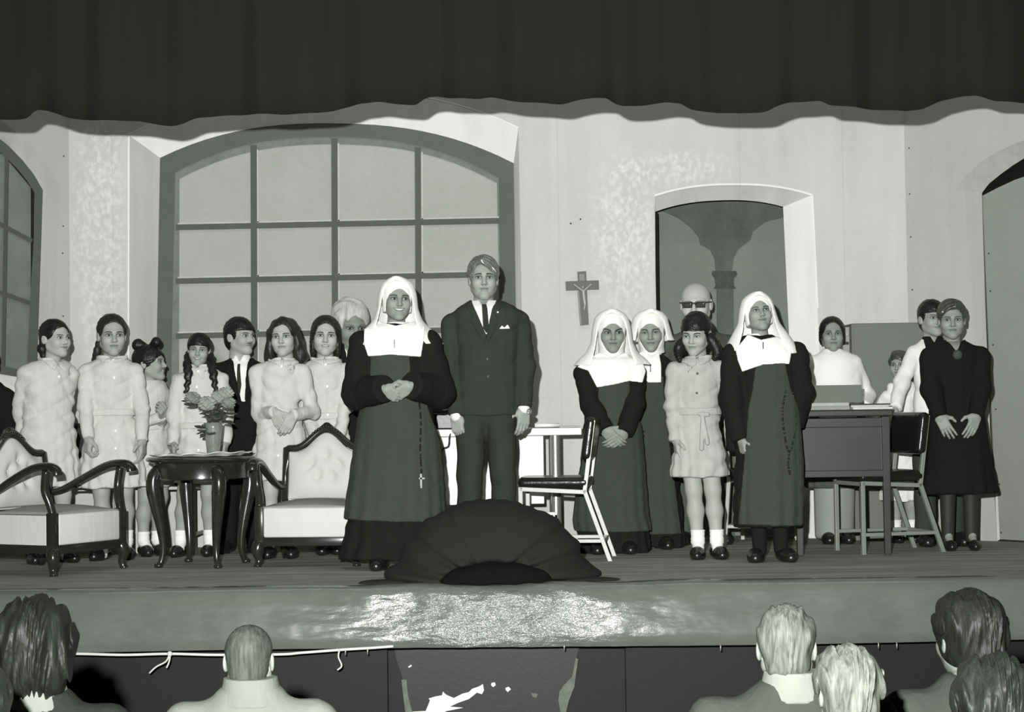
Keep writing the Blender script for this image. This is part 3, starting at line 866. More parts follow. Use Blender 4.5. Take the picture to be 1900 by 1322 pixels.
# ================================================================== FURNITURE
M_WOOD = mat('dark_polished_wood', 0.022, 0.22, 0.5, 0.4, 5, (1, 1, 5), 0.05, 30, coat=0.3)
M_UPH = cloth('pale_upholstery', 0.60, 300, False, 0.85, 0.06)
M_UPHF = cloth('pale_upholstery_front', 0.66, 300, False, 0.85, 0.06)
M_SEAT = cloth('grey_seat_velvet', 0.32, 300, False, 0.9, 0.08)
def armchair(loc, rz, label):
    r = empty('armchair', loc, rz, label, 'armchair', 'tufted armchairs on the stage')
    w, d = 0.275, 0.56                                  # half width, depth
    yf = -0.28; yb = yf + d
    for s in (-1, 1):
        # front post: short cabriole leg, square stile, curved arm support
        bm = NB(); tube(bm, spline([(s * w, yf, 0.14), (s * (w + .012), yf - .014, 0.09), (s * (w + .004), yf - .006, 0.04), (s * (w + .012), yf - .018, 0.0)], 5),
                        [.036, .037, .038, .037, .036, .034, .031, .028, .026, .024, .023, .022, .021, .022, .024, .024], 10)
        obj('leg', bm, M_WOOD, r, True)
        bm = NB(); tube(bm, [(s * (w - .01), yb - .04, 0.15), (s * (w - .01), yb - .01, 0.08), (s * (w - .01), yb + .04, 0.0)], [.026, .024, .018], 8); obj('leg', bm, M_WOOD, r, True)
        bm = NB(); bx(bm, (s * w, yf, 0.235), (.05, .05, .22), None, .006); obj('front_stile', bm, M_WOOD, r, angle=40)
        bm = NB(); tube(bm, spline([(s * w, yf, 0.34), (s * (w + .005), yf + .018, 0.40), (s * (w + .02), yf + .035, 0.47), (s * (w + .025), yf + .02, 0.575)], 6), .023, 10, 1.0)
        obj('arm_support', bm, M_WOOD, r, True)
        # arm: drops to the back, rises and rolls over at the front
        bm = NB(); path = spline([(s * (w - .03), yb - .03, 0.43), (s * (w - .0), yb - .12, 0.445), (s * (w + .02), yb - .28, 0.52), (s * (w + .025), yf + .12, 0.585), (s * (w + .025), yf + .0, 0.598), (s * (w + .025), yf - .055, 0.58), (s * (w + .025), yf - .065, 0.55)], 6)
        tube(bm, path, [.022 + .010 * min(1, i / 22) for i in range(len(path))], 12, 0.72); obj('arm', bm, M_WOOD, r, True)
        bm = NB(); bx(bm, (s * (w - .005), yf + .26, 0.245), (.02, .44, .17), None, .006); obj('side_panel', bm, M_UPHF, r)
        bm = NB(); bx(bm, (s * (w - .01), yf + .27, 0.145), (.04, .48, .045), None, .004); obj('side_rail', bm, M_WOOD, r)
    bm = NB(); bx(bm, (0, yf, 0.143), (2 * w, .045, .05), None, .004); obj('front_rail', bm, M_WOOD, r, angle=40)
    bm = NB(); bx(bm, (0, yf + .003, 0.25), (2 * w - .05, .05, .17), None, .012); obj('front_panel', bm, M_UPHF, r, angle=50)
    # domed seat
    n = 17; pts = []
    for j in range(n):
        for i in range(n):
            u, v_ = -1 + 2 * i / (n - 1), j / (n - 1)
            z = 0.335 + 0.035 * (1 - abs(u) ** 2.5) * (1 - abs(2 * v_ - 1) ** 3)
            pts.append((u * (w - .022), yf - .015 + v_ * (d - .06), z))
    gmesh('seat', pts, n, n, M_SEAT, r, thick=0.01)
    bm = NB(); bx(bm, (0, yf + .26, 0.24), (2 * w - .07, .46, .16)); obj('seat_box', bm, M_UPH, r)
    # back: tufted pad in a frame with shaped crest
    tilt = Matrix.Rotation(math.radians(-9), 3, 'X')
    def topz(u):                                        # height of the crest at u in -1..1
        a = abs(u)
        return 0.665 + 0.115 * (0.5 + 0.5 * math.cos(math.pi * min(1, a / 0.82))) ** 1.15
    hw = 0.245; base = Vector((0, yb - .055, 0.36))
    buttons = [(-.36, .60), (0.02, .66), (.38, .60), (-.18, .36), (.20, .36)]
    nu_, nv_ = 41, 41; pts = []
    for j in range(nv_):
        for i in range(nu_):
            u, v_ = -1 + 2 * i / (nu_ - 1), j / (nv_ - 1)
            z = v_ * (topz(u) - 0.025 - 0.36)
            bulge = 0.045 * (1 - abs(u) ** 4) * (1 - abs(2 * v_ - 1) ** 4)
            for (a, b) in buttons:
                q = ((u - a) / .13) ** 2 + ((v_ - b) / .10) ** 2
                bulge -= 0.032 * math.exp(-q)
            p = tilt @ Vector((u * (hw - .02), -bulge, z)) + base
            pts.append(p)
    pad = gmesh('back_pad', pts, nu_, nv_, M_UPH, r, thick=0.008)
    for (a, b) in buttons:
        bm = NB(); bmesh.ops.create_uvsphere(bm, u_segments=8, v_segments=6, radius=.009); o = obj('tuft_button', bm, M_UPH, pad, True)
        o.location = tilt @ Vector((a * (hw - .02), -0.018, b * (topz(a) - .385))) + base
    bm = NB(); us = [-1 + 2 * i / 40 for i in range(41)]
    path = [Vector((-hw, .004, -.05)), Vector((-hw, .004, .15))] + [Vector((u * hw, .004, topz(u) - .36)) for u in us] + [Vector((hw, .004, .15)), Vector((hw, .004, -.05))]
    tube(bm, [tilt @ p + base for p in path], .021, 8); obj('back_frame', bm, M_WOOD, r, True)
    bm = NB()
    cr = [(-.42, 0.0), (-.30, .04), (-.16, .09), (-.05, .125), (.0, .13), (.05, .125), (.16, .09), (.30, .04), (.42, 0.0)]
    poly = [Vector((u * hw, -.012, topz(u) - .36 - .02 + h * 0.42 * 0.9 + 0.008)) for u, h in cr]
    low = [Vector((u * hw, -.012, topz(u) - .36 - .012)) for u, h in reversed(cr)]
    prism(bm, [tilt @ p + base for p in poly + low], (0, .035, 0))
    for k in range(11):
        u = -.32 + .064 * k
        rr = bmesh.ops.create_icosphere(bm, subdivisions=1, radius=.011)
        bmesh.ops.translate(bm, vec=tilt @ Vector((u * hw, -.014, topz(u) - .36 + .012)) + base, verts=rr['verts'])
    obj('carved_crest', bm, M_WOOD, r, True)
    bm = NB(); bx(bm, tilt @ Vector((0, .03, .15)) + base, (2 * hw - .03, .02, .32), tilt); obj('back_panel', bm, M_UPH, r)
    return r
fl = floor_at(100, 1070); fr = floor_at(222, 1055)
mid = (fl + fr) / 2; fv = (fr - fl).normalized(); rz = math.atan2(fv.y, fv.x)
armchair(mid + Vector((-fv.y, fv.x, 0)) * 0.28, rz, 'pale tufted armchair cut by the left edge of the picture')
fl = floor_at(478, 1056); fr = floor_at(656, 1053)
armchair(Vector(((fl.x + fr.x) / 2 + .03, (fl.y + fr.y) / 2 + 0.37, 0)), math.radians(-6), 'pale tufted armchair with carved crest between round table and nun')

# --- round table
tc = Vector((0, 10.62, 0)); tc.x = at(375, 900, 10.62).x
rt = empty('round_table', tc, 0, 'small round dark polished table with curved legs holding the vase', 'table')
bm = NB(); lathe(bm, [(0.0, .596), (.29, .596), (.306, .600), (.316, .607), (.320, .614), (.316, .622), (.306, .627), (0.0, .627)], 56); obj('table_top', bm, M_WOOD, rt, angle=50)
bm = NB(); lathe(bm, [(.262, .50), (.272, .505), (.270, .52), (.275, .56), (.278, .59), (.285, .598), (.25, .598), (.25, .50)], 48)
obj('table_apron', bm, M_WOOD, rt, angle=50)
for a in (math.atan2(-.24, .13), math.atan2(-.13, -.24), math.atan2(.24, -.13), math.atan2(.13, .24)):
    c_, s_ = math.cos(a), math.sin(a)
    path = [(R_ * c_, R_ * s_, z) for R_, z in ((.255, .56), (.285, .52), (.292, .46), (.275, .36), (.25, .24), (.235, .12), (.245, .04), (.268, .012), (.285, .012))]
    sp = spline(path, 5); n = len(sp)
    rad = [np.interp(i / (n - 1), [0, .12, .3, .6, .8, .92, 1], [.036, .040, .042, .022, .016, .017, .012]) for i in range(n)]
    bm = NB(); tube(bm, sp, rad, 12); obj('leg', bm, M_WOOD, rt, True)
    bm = NB(); lathe(bm, [(.001, 0), (.02, 0), (.026, .01), (.02, .024), (.001, .026)], 12, (.262 * c_, .262 * s_, 0)); obj('foot_pad', bm, M_WOOD, rt, True)
# crocheted cloth on the table
n = 64; pts = []
M_LACE = cloth('white_lace', 0.78, 200, False)
for j, rr in enumerate((.02, .12, .2, .235, .262, .285)):
    for i in range(n):
        a = 2 * math.pi * i / n
        sc = 1 + (0.05 * math.cos(11 * a) if j >= 4 else 0)
        z = .632 + (0.012 * abs(math.sin(5.5 * a + 1)) * (j / 5) ** 2) + (.016 * max(0, math.cos(a - 5.6)) if j > 3 else 0)
        pts.append((rr * sc * math.cos(a), rr * sc * math.sin(a), z))
lace = gmesh('lace_doily', pts, n, 6, M_LACE, None, True, thick=.003); lace.location = tc
tag(lace, 'white scalloped lace cloth on the round table', 'doily')
# vase
vc = Vector((at(396, 840, 10.6).x, 10.6, 0.633))
bm = NB(); lathe(bm, [(.001, 0), (.034, 0), (.037, .006), (.044, .08), (.052, .16), (.055, .19), (.051, .19), (.040, .08), (.034, .012), (.001, .012)], 28)
vase = obj('flower_vase', bm, mat('vase_mottled', 0.22, 0.25, 0.5, 0.5, 22, coat=.5), None, True); vase.location = vc
tag(vase, 'tapered mottled glossy vase holding flowers on the round table', 'vase')
M_STEM = mat('leaf_dark', 0.075, 0.6, 0.3, 0.4, 20); M_PETAL = mat('petal_pale', 0.33, 0.8, 0.2, 0.3, 30); M_PETAL2 = mat('petal_mid', 0.24, 0.8, 0.2, 0.35, 30)
def flower(px, py, size, dy, material, label, leaf=True):
    tip = at(px, py, vc.y + dy); base = vc + Vector((0, 0, 0.06))
    r = empty('cut_flower', base, 0, label, 'flower', 'flowers in the vase')
    t = tip - base
    mid_ = Vector((t.x * .35, t.y * .3, t.z * .6))
    bm = NB(); tube(bm, spline([(0, 0, 0), mid_, t], 6), .004, 6); obj('stem', bm, M_STEM, r, True)
    rng = random.Random(px * 7 + py)
    fb = Sh().u(ell(tuple(t), (size, size * .8, size * .78)))
    ph_ = rng.uniform(0, 6)
    def ruff(P):
        q = (P - np.array(t, f32)) / size
        an = np.arctan2(q[:, 1], q[:, 0]); el_ = np.arcsin(np.clip(q[:, 2], -1, 1))
        return (size * (.16 * np.sin(5 * an + 6 * el_ + ph_) + .12 * np.sin(9 * an - 9 * el_ + ph_))).astype(f32)
    fb.disp = ruff
    imp('bloom', fb, .0055, material, r)
    if leaf:
        for k in range(6):
            bm = NB(); a = rng.uniform(0, 6.28); b0 = t * rng.uniform(.55, .92); L = .075
            dd = Vector((math.cos(a), math.sin(a) * .6, rng.uniform(-.3, .3))); sd = Vector((-dd.y, dd.x, .3)).normalized()
            sh = [(0, .005), (.3, .022), (.6, .025), (.85, .014), (1, .001)]
            L_ = [bm.verts.new(b0 + dd * (L * q) + sd * w_) for q, w_ in sh]; R_ = [bm.verts.new(b0 + dd * (L * q) - sd * w_) for q, w_ in sh]
            for i in range(4): bm.faces.new((L_[i], L_[i + 1], R_[i + 1], R_[i]))
            o = obj('leaf', bm, M_STEM, r); md = o.modifiers.new('t', 'SOLIDIFY'); md.thickness = .0015
flower(357, 739, .042, -.03, M_PETAL2, 'pale flower leaning out farthest left in the vase')
flower(384, 749, .046, -.06, M_PETAL, 'pale flower low at the front middle of the vase')
flower(405, 738, .042, .0, M_PETAL, 'pale flower in the centre back of the vase')
flower(419, 730, .042, .02, M_PETAL, 'highest pale flower in the vase')
flower(424, 748, .038, -.03, M_PETAL2, 'pale flower leaning out farthest right in the vase')
flower(378, 790, .012, -.07, M_STEM, 'dark drooping sprig hanging over the left of the vase')

# --- metal-framed chairs with black vinyl
M_TUBE = mat('pale_enamel_tube', 0.52, 0.35, 0.5, 0.06, 8)
M_TUBE2 = mat('grey_enamel_tube', 0.24, 0.35, 0.5, 0.06, 8)
M_VINYL = mat('black_vinyl', 0.014, 0.22, 0.5, 0.3, 9, bstr=0.25, bscale=14, bdist=.01)
def chair(loc, rz, label, tubem, group='black vinyl chairs with square metal frames'):
    """faces local -Y"""
    r = empty('metal_chair', loc, rz, label, 'chair', group)
    w = 0.18; t = 0.024
    def sq(a, b, name, wd=t):
        a, b = Vector(a), Vector(b); d_ = b - a; q = d_.to_track_quat('Z', 'Y').to_matrix()
        bm = NB(); bx(bm, (a + b) / 2, (wd, wd, d_.length + t * .5), q, .002); obj(name, bm, tubem, r)
    for s in (-1, 1):
        sq((s * w, -.20, 0), (s * w, -.20, .42), 'leg')
        sq((s * w, .17, .40), (s * w, .31, 0), 'leg')
        sq((s * w, .17, .40), (s * w, .225, .80), 'back_post')
        sq((s * w, -.20, .415), (s * w, .17, .395), 'seat_rail')
        sq((s * w, -.19, .115), (s * w, .27, .115), 'stretcher', .02)
    sq((-w, .27, .115), (w, .27, .115), 'stretcher', .02)
    sq((-w, -.20, .41), (w, -.20, .41), 'seat_rail')
    S_ = Sh().u(rbox((0, -.01, .448), (.195, .205, .030), .024)); S_.disp = lambda P: -0.008 * (1 - np.clip((P[:, 0] / .2) ** 2, 0, 1)) * (P[:, 2] > .45)
    imp('seat', S_, .012, M_VINYL, r)
    R_ = np.array(Matrix.Rotation(math.radians(-8), 3, 'X'))
    imp('backrest', Sh().u(rbox((0, .195, .70), (.20, .032, .125), .026, R_)), .012, M_VINYL, r)
    return r
cc = at(1040, 900, 10.78)
chair((cc.x - .015, 10.72, 0), math.radians(-97), 'pale framed black vinyl chair standing between young man and nuns', M_TUBE)
cc = at(1640, 900, 10.9)
chair((cc.x - .02, 10.92, 0), math.radians(-75), 'grey framed black vinyl chair pushed under the wooden desk', M_TUBE2)
chair((at(1415, 900, 11.8).x, 11.8, 0), math.radians(160), 'chair standing behind the nun with raised eyes', M_TUBE)
chair((at(150, 900, 11.8).x, 11.76, 0), math.radians(5), 'black chair hidden behind the girls near the left armchair', M_TUBE)
chair((at(322, 900, 11.8).x, 11.8, 0), math.radians(-4), 'black chair against the wall behind the round table', M_TUBE)

# --- white table by the back wall
ty = 11.35
xl, xr = at(800, 810, ty).x, at(1078, 810, ty).x
M_FORM = mat('white_laminate', 0.80, 0.4, 0.4, 0.04, 4); M_CHROME = mat('dull_chrome', 0.5, 0.28, 0.5, 0.05, 5, metal=0.7)
wt = empty('office_table', ((xl + xr) / 2, ty, 0), 0, 'white laminate table with metal legs behind the young man', 'table')
hw_ = (xr - xl) / 2
bm = NB(); bx(bm, (0, .14, .735), (2 * hw_, .52, .045), None, .005); obj('table_top', bm, M_FORM, wt)
for s, lx in ((-1, at(866, 900, ty).x - (xl + xr) / 2), (1, at(1031, 900, ty).x - (xl + xr) / 2)):
    for yy in (-.06, .34):
        bm = NB(); tube(bm, [(lx, yy, 0), (lx, yy, .713)], .033 if s > 0 else .022, 16); obj('leg', bm, M_CHROME, wt, angle=50)
bm = NB(); bx(bm, (-.10, -.02, .50), (.66, .016, .42), None, .003); obj('front_panel', bm, M_FORM, wt)
# slatted rack below the table
rk = empty('slatted_rack', (at(1000, 950, 11.3).x, 11.2, 0), 0, 'small slatted rack on the floor under the white table', 'rack')
for k in range(7):
    bm = NB(); bx(bm, (-.09 + .03 * k, 0, .12), (.012, .012, .24), None, .002); obj('slat', bm, M_FORM, rk)
for z in (.02, .235):
    bm = NB(); bx(bm, (0, .008, z), (.22, .014, .018), None, .002); obj('rail', bm, M_FORM, rk)
bm = NB(); bx(bm, (0, .06, .12), (.22, .08, .22), None, .004); obj('rack_body', bm, M_BLACK, rk)
# papers on the table
bm = NB(); tube(bm, [(-.075, 0, 0), (.075, .02, 0)], .016, 12, .8)
rp_ = obj('rolled_paper', bm, mat('paper_white', .85, .8, .2, .03), None, True); pp = at(1015, 799, 11.25); rp_.location = (pp.x, 11.25, .7585 + .016)
tag(rp_, 'roll of white paper on the white table right of the young man', 'paper')
bm = NB(); bx(bm, (0, 0, .004), (.24, .18, .008), Matrix.Rotation(.2, 3, 'Z'))
o = obj('paper_sheets', bm, mat('paper_grey', .45, .8, .2, .2, 9)); o.location = (at(1040, 805, 11.2).x, 11.27 + .17, .7585); tag(o, 'thin sheaf of papers on the right of the white table', 'papers')
# record player
rpx = at(815, 800, 11.35).x
rc = empty('record_player', (rpx, 11.42, .7585), 0, 'black portable record player with raised lid half hidden behind the nun', 'record player')
M_BLK = mat('black_plastic', 0.015, 0.35, 0.4)
bm = NB(); bx(bm, (0, 0, .05), (.26, .24, .10), None, .008); obj('player_body', bm, M_BLK, rc)
bm = NB(); bx(bm, (0, .12, .19), (.26, .03, .19), Matrix.Rotation(-.12, 3, 'X'), .008); obj('lid', bm, mat('lid_grey', .05, .4, .4), rc)
bm = NB(); lathe(bm, [(.001, .10), (.09, .10), (.09, .108), (.001, .110)], 24); obj('turntable', bm, M_BLK, rc)
bm = NB(); tube(bm, spline([(.07, -.02, .11), (.08, .06, .125), (.02, .03, .115)], 4), .004, 6); obj('tone_arm', bm, M_CHROME, rc, True)
bm = NB(); tube(bm, spline([at(838, 800, 11.28), at(834, 812, 11.2), at(832, 828, 11.2), at(822, 834, 11.2), at(820, 850, 11.2), at(821, 900, 11.2), at(823, 960, 11.2), Vector((at(823, 960, 11.2).x, 11.2, .01))], 6), .005, 6)
o = obj('power_cable', bm, M_BLK, None, True); tag(o, 'thin black cable hanging from the record player down the white table', 'cable')

# --- desk on the right
M_DESK = mat('brown_desk_wood', 0.028, 0.4, 0.45, 0.35, 3, (1, 1, 4), 0.06)
dl, dr = floor_at(1487, 1033), floor_at(1651, 1031)
dcx = (dl.x + dr.x) / 2; dw = (dr.x - dl.x) / 2; dy0 = 10.68; dd = 0.74
dk_ = empty('desk', (dcx, dy0, 0), 0, 'dark wooden desk with papers beside the black dressed woman', 'desk')
HT = .845
bm = NB(); bx(bm, (.005, dd / 2, HT - .02), (2 * dw + .07, dd + .09, .04), None, .008); obj('desk_top', bm, M_DESK, dk_)
for x in (-dw, dw):
    for y in (0, dd):
        bm = NB(); bx(bm, (x, y, (HT - .04) / 2), (.048, .048, HT - .04), None, .005)
        for v in bm.verts:
            if v.co.z < .2: v.co.x = x + (v.co.x - x) * .75; v.co.y = y + (v.co.y - y) * .75
        obj('leg', bm, M_DESK, dk_)
bm = NB(); bx(bm, (0, .01, HT - .235), (2 * dw - .03, .02, .29), None, .004); obj('end_panel', bm, M_DESK, dk_)
bm = NB(); bx(bm, (0, -.004, HT - .075), (2 * dw - .02, .03, .055), None, .004); obj('top_rail', bm, M_DESK, dk_)
bm = NB(); bx(bm, (0, -.004, HT - .372), (2 * dw - .03, .028, .04), None, .004); obj('bottom_rail', bm, M_DESK, dk_)
for x in (-dw, ):
    bm = NB(); bx(bm, (x, dd / 2, HT - .12), (.02, dd - .04, .15), None, .003); obj('side_rail', bm, M_DESK, dk_)
bm = NB(); bx(bm, (0, dd, HT - .2), (2 * dw - .03, .02, .3), None, .004); obj('end_panel', bm, M_DESK, dk_)
# books, papers and box on the desk
def flat(name, px0, px1, Y, z0, th, dep, v, label, cat, rz=0.0, var=.15):
    a, b = at(px0, 760, Y).x, at(px1, 760, Y).x
    bm = NB(); bx(bm, (0, 0, th / 2), (b - a, dep, th), None, min(.003, th * .3)); o = obj(name, bm, mat('desk_' + name + str(v), v, .7, .3, var, 12))
    o.location = ((a + b) / 2, Y + dep / 2, z0); o.rotation_euler = (0, 0, rz); return tag(o, label, cat)
flat('ledger', 1498, 1577, 10.66, HT, .022, .3, .30, 'large pale ledger lying flat under the grey box on the desk', 'book')
flat('folder', 1500, 1576, 10.68, HT + .022, .02, .28, .42, 'pale folder lying on the ledger under the grey box', 'folder')
flat('paper_stack', 1580, 1655, 10.66, HT, .014, .24, .62, 'bottom sheaf of loose papers at the right of the desk', 'papers', .06)
flat('paper_stack', 1582, 1648, 10.68, HT + .014, .012, .22, .5, 'middle sheaf of loose papers at the right of the desk', 'papers', -.08)
flat('notebook', 1578, 1652, 10.70, HT + .026, .008, .2, .05, 'thin dark notebook on top of the loose papers on the desk', 'notebook', .03)
bxr = empty('cardboard_box', (at(1551, 740, 10.78).x, 10.92, HT + .042), 0, 'plain grey cardboard box standing on the desk before the white pullover', 'box')
M_CARD = mat('grey_card', .17, .8, .2, .06, 5)
a, b = at(1502, 740, 10.8).x, at(1602, 740, 10.8).x
bm = NB(); bx(bm, (0, -.1, .052), (b - a, .012, .104), None, .001); obj('front_panel', bm, M_CARD, bxr)
bm = NB(); bx(bm, (0, .1, .052), (b - a, .012, .104), None, .001); obj('back_panel', bm, M_CARD, bxr)
for s in (-1, 1):
    bm = NB(); bx(bm, (s * ((b - a) / 2 - .006), 0, .052), (.012, .19, .104), None, .001); obj('side_panel', bm, M_CARD, bxr)
bm = NB(); bx(bm, (0, 0, .005), (b - a - .02, .19, .008)); obj('bottom_panel', bm, M_CARD, bxr)

# --- grey metal cabinet at the back
a, b = at(1583, 650, 11.72), at(1735, 650, 11.72); cz = at(1640, 599, 11.72).z
M_CAB = mat('cabinet_grey', .15, .55, .4, .06, 4); M_CABL = mat('cabinet_side_pale', .30, .5, .4, .1, 6)
cb = empty('metal_cabinet', ((a.x + b.x) / 2, 11.9, 0), 0, 'tall plain grey metal cabinet against the back flat', 'cabinet')
hw_ = (b.x - a.x) / 2
bm = NB(); bx(bm, (0, 0, cz / 2), (2 * hw_, .26, cz), None, .006); obj('cabinet_body', bm, M_CAB, cb)
bm = NB(); bx(bm, (-hw_ - .022, .03, cz - .17), (.045, .2, .30), None, .006); obj('side_fitting', bm, M_CABL, cb)
for k in range(4):
    bm = NB(); bx(bm, (-hw_ - .022, -.072, cz - .07 - .055 * k), (.028, .012, .018), None, .003); obj('switch', bm, M_BLK if k % 2 else M_CHROME, cb)
bm = NB(); bx(bm, (0, -.131, cz / 2), (2 * hw_ - .03, .006, cz - .04), None, .002); obj('cabinet_door', bm, M_CAB, cb)

# --- crucifix
cx0 = wp(1080, 555); M_CROSS = mat('crucifix_wood', .075, .5, .4, .2, 12); M_CROSSE = mat('crucifix_edge', .2, .5, .4, .2, 12); M_CORP = mat('corpus_metal', .42, .4, .5, .3, 60)
cf = empty('crucifix', (cx0.x, YW - .012, cx0.z), 0, 'dark wooden crucifix with pale figure hung on the back flat', 'crucifix')
def cr_p(px, py): p = at(px, py, YW); return Vector((p.x - cx0.x, 0, p.z - cx0.z))
bm = NB(); prism(bm, [cr_p(1071, 505), cr_p(1087, 504), cr_p(1092, 603), cr_p(1076, 605)], (0, -.016, 0)); obj('upright', bm, M_CROSS, cf)
bm = NB(); prism(bm, [cr_p(1049, 523), cr_p(1110.5, 521), cr_p(1111, 538), cr_p(1050, 540)], (0, -.018, 0)); obj('crossbar', bm, M_CROSS, cf)
bm = NB(); prism(bm, [cr_p(1071, 541), cr_p(1074, 541), cr_p(1079, 604.5), cr_p(1076, 605)], (0, -.020, 0)); obj('edge_inlay', bm, M_CROSSE, cf)
bm = NB(); prism(bm, [cr_p(1074.5, 510), cr_p(1084, 509.5), cr_p(1084.5, 522), cr_p(1075, 522)], (0, -.022, 0)); obj('plaque', bm, M_CROSSE, cf)
ZC = np.array([0, -.03, 0])
def c3(px, py): p = cr_p(px, py); return np.array([p.x, -.028, p.z])
g = Sh().u(cone(c3(1082, 541), c3(1083, 553), .010, .008)).u(cone(c3(1081.5, 541), c3(1065, 529), .0055, .004), .004).u(cone(c3(1082.5, 541), c3(1097, 528), .0055, .004), .004)
g.u(cone(c3(1083, 553), c3(1085, 566), .010, .007), .006).u(cone(c3(1085, 566), c3(1083.5, 576), .006, .004), .004).u(ell(c3(1081, 534), (.007, .007, .009)), .003)
imp('corpus', g, .0028, M_CORP, cf)

# --- prompter's box draped with dark cloth
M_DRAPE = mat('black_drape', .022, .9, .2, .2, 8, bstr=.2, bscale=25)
pb = empty('prompt_box', (at(912, 1083, 9.6).x, 9.64, 0), 0, "domed prompter's box draped in dark cloth at the stage edge", 'prompt box')
dome = Sh().u(ell((0, 0, 0), (.50, .385, .405))).u(ell((0, .01, 0), (.57, .40, .06)), .10).cap(half((0, 0, -1), -.002))
dome.cut(ell((.03, -.42, 0), (.30, .17, .118)), .03)
def dfold(P):
    ph = np.arctan2(P[:, 2], P[:, 0]); r_ = np.sqrt(P[:, 0] ** 2 + P[:, 2] ** 2)
    return (.009 * np.sin(13 * ph + 5 * np.sin(2 * ph) + 6 * r_) * np.abs(np.cos(ph)) ** .7 + .003 * np.sin(37 * ph + 9 * r_)).astype(f32)
dome.disp = dfold
imp('drape', dome, .010, M_DRAPE, pb)
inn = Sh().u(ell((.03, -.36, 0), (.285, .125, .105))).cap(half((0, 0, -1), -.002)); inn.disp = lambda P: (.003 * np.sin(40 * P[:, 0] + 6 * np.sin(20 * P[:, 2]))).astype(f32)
imp('shaded_inner_cloth', inn, .009, mat('hollow_shade_black', .007, .95, .1), pb)  # inner cloth blackened so its colour carries the shade of the hollow
hm_ = Sh().u(ell((-.52, -.30, 0), (.13, .07, .022))).u(ell((.54, -.30, 0), (.13, .07, .016))).cap(half((0, 0, -1), -.001))
imp('hem_tail', Sh().u(ell((-.55, -.31, 0), (.13, .06, .022))).cap(half((0, 0, -1), -.001)), .008, M_DRAPE, pb)
imp('hem_tail', Sh().u(ell((.53, -.31, 0), (.14, .06, .018))).cap(half((0, 0, -1), -.001)), .008, M_DRAPE, pb)
# ================================================================== PEOPLE
def head_sdf(male=False):
    w = 1.0
    s = Sh()
    s.u(ell((0, .016, .033), (.0745, .094, .080)))
    s.u(ell((0, -.022, -.016), (.063, .066, .090)), .03)
    jr = .026 if male else .023
    for k in (-1, 1):
        s.u(cone((k * .046, .0, -.052), (k * .012, -.062, -.092), jr, .019), .03)
        s.u(ell((k * .036, -.060, -.030), (.026, .027, .026)), .03)
        s.u(cone((k * .012, -.083, .019), (k * .044, -.068, .018), .009 + .002 * male, .007), .02)
    s.u(ell((0, -.078, -.096), (.018, .015, .015)), .02)
    for k in (-1, 1):
        s.cut(ell((k * .031, -.100, .003), (.019, .019, .0125)), .014)
        s.u(ell((k * .031, -.0735, .002), (.0145, .0135, .0125)), .004)
    s.u(cone((0, -.082, .010), (0, -.104, -.027), .0075, .0115), .012)
    for k in (-1, 1): s.u(ell((k * .0115, -.092, -.031), (.0085, .010, .0075)), .006)
    s.u(ell((0, -.0865, -.0525), (.0215, .0085, .0062)), .007)
    s.u(ell((0, -.0855, -.0650), (.0180, .0090, .0068)), .007)
    s.cut(ell((0, -.101, -.0588), (.022, .010, .0022)), .004)
    for k in (-1, 1):
        a = math.radians(14) * k
        R = np.array([[math.cos(a), math.sin(a), 0], [-math.sin(a), math.cos(a), 0], [0, 0, 1]])
        s.u(ell((k * .0775, .016, -.006), (.0085, .019, .031), R), .006)
        s.cut(ell((k * .088, .010, -.004), (.006, .010, .017)), .005)
    s.u(cone((0, .018, -.06), (0, .034, -.20), .046 if not male else .053, .052 if not male else .060), .02)
    return s
HEADS = {False: nets(head_sdf(False), .0034), True: nets(head_sdf(True), .0034)}
def hand_sdf(c1, c2, c3, spread=0.0, thumb=0.0):
    s = Sh()
    s.u(rbox((0, 0, -.046), (.037, .0135, .042), .012))
    s.u(ell((.016, -.008, -.035), (.022, .016, .030)), .012)
    s.u(cone((0, 0, .008), (0, 0, -.012), .021, .024), .02)
    for i, (x, L, z0) in enumerate(((.0285, .070, -.084), (.0095, .078, -.088), (-.0095, .073, -.086), (-.0275, .056, -.079))):
        p = np.array([x, 0, z0]); a = 0.0; sp = spread * (x / .03)
        for seg, (fr, c) in enumerate(((.45, c1), (.31, c2), (.24, c3))):
            a += math.radians(c + 4 * i)
            d = np.array([sp * .25, -math.sin(a), -math.cos(a)])
            q = p + d * L * fr
            s.u(cone(p, q, .0088 - .0009 * seg, .0082 - .0009 * seg), .004 if seg else .007)
            p = q
    p = np.array([.030, -.004, -.022])
    d = np.array([.75 - thumb, -.30 - thumb * .5, -.62]); d /= np.linalg.norm(d)
    q = p + d * .040; s.u(cone(p, q, .0125, .0105), .012)
    d2 = np.array([.28 - thumb, -.38, -.88]); d2 /= np.linalg.norm(d2)
    s.u(cone(q, q + d2 * .030, .0100, .0082), .005)
    return s
HANDS = {'relax': nets(hand_sdf(18, 26, 18), .0034), 'fist': nets(hand_sdf(42, 58, 40, 0, .25), .0034), 'flat': nets(hand_sdf(8, 10, 6, .5), .0034)}

def rotm(yaw, pitch=0, roll=0):
    """yaw + turns to viewer's right, pitch + looks down, roll + tilts crown to viewer's right"""
    return np.array(Matrix.Rotation(math.radians(yaw), 3, 'Z') @ Matrix.Rotation(math.radians(pitch), 3, 'X') @ Matrix.Rotation(math.radians(roll), 3, 'Y'))

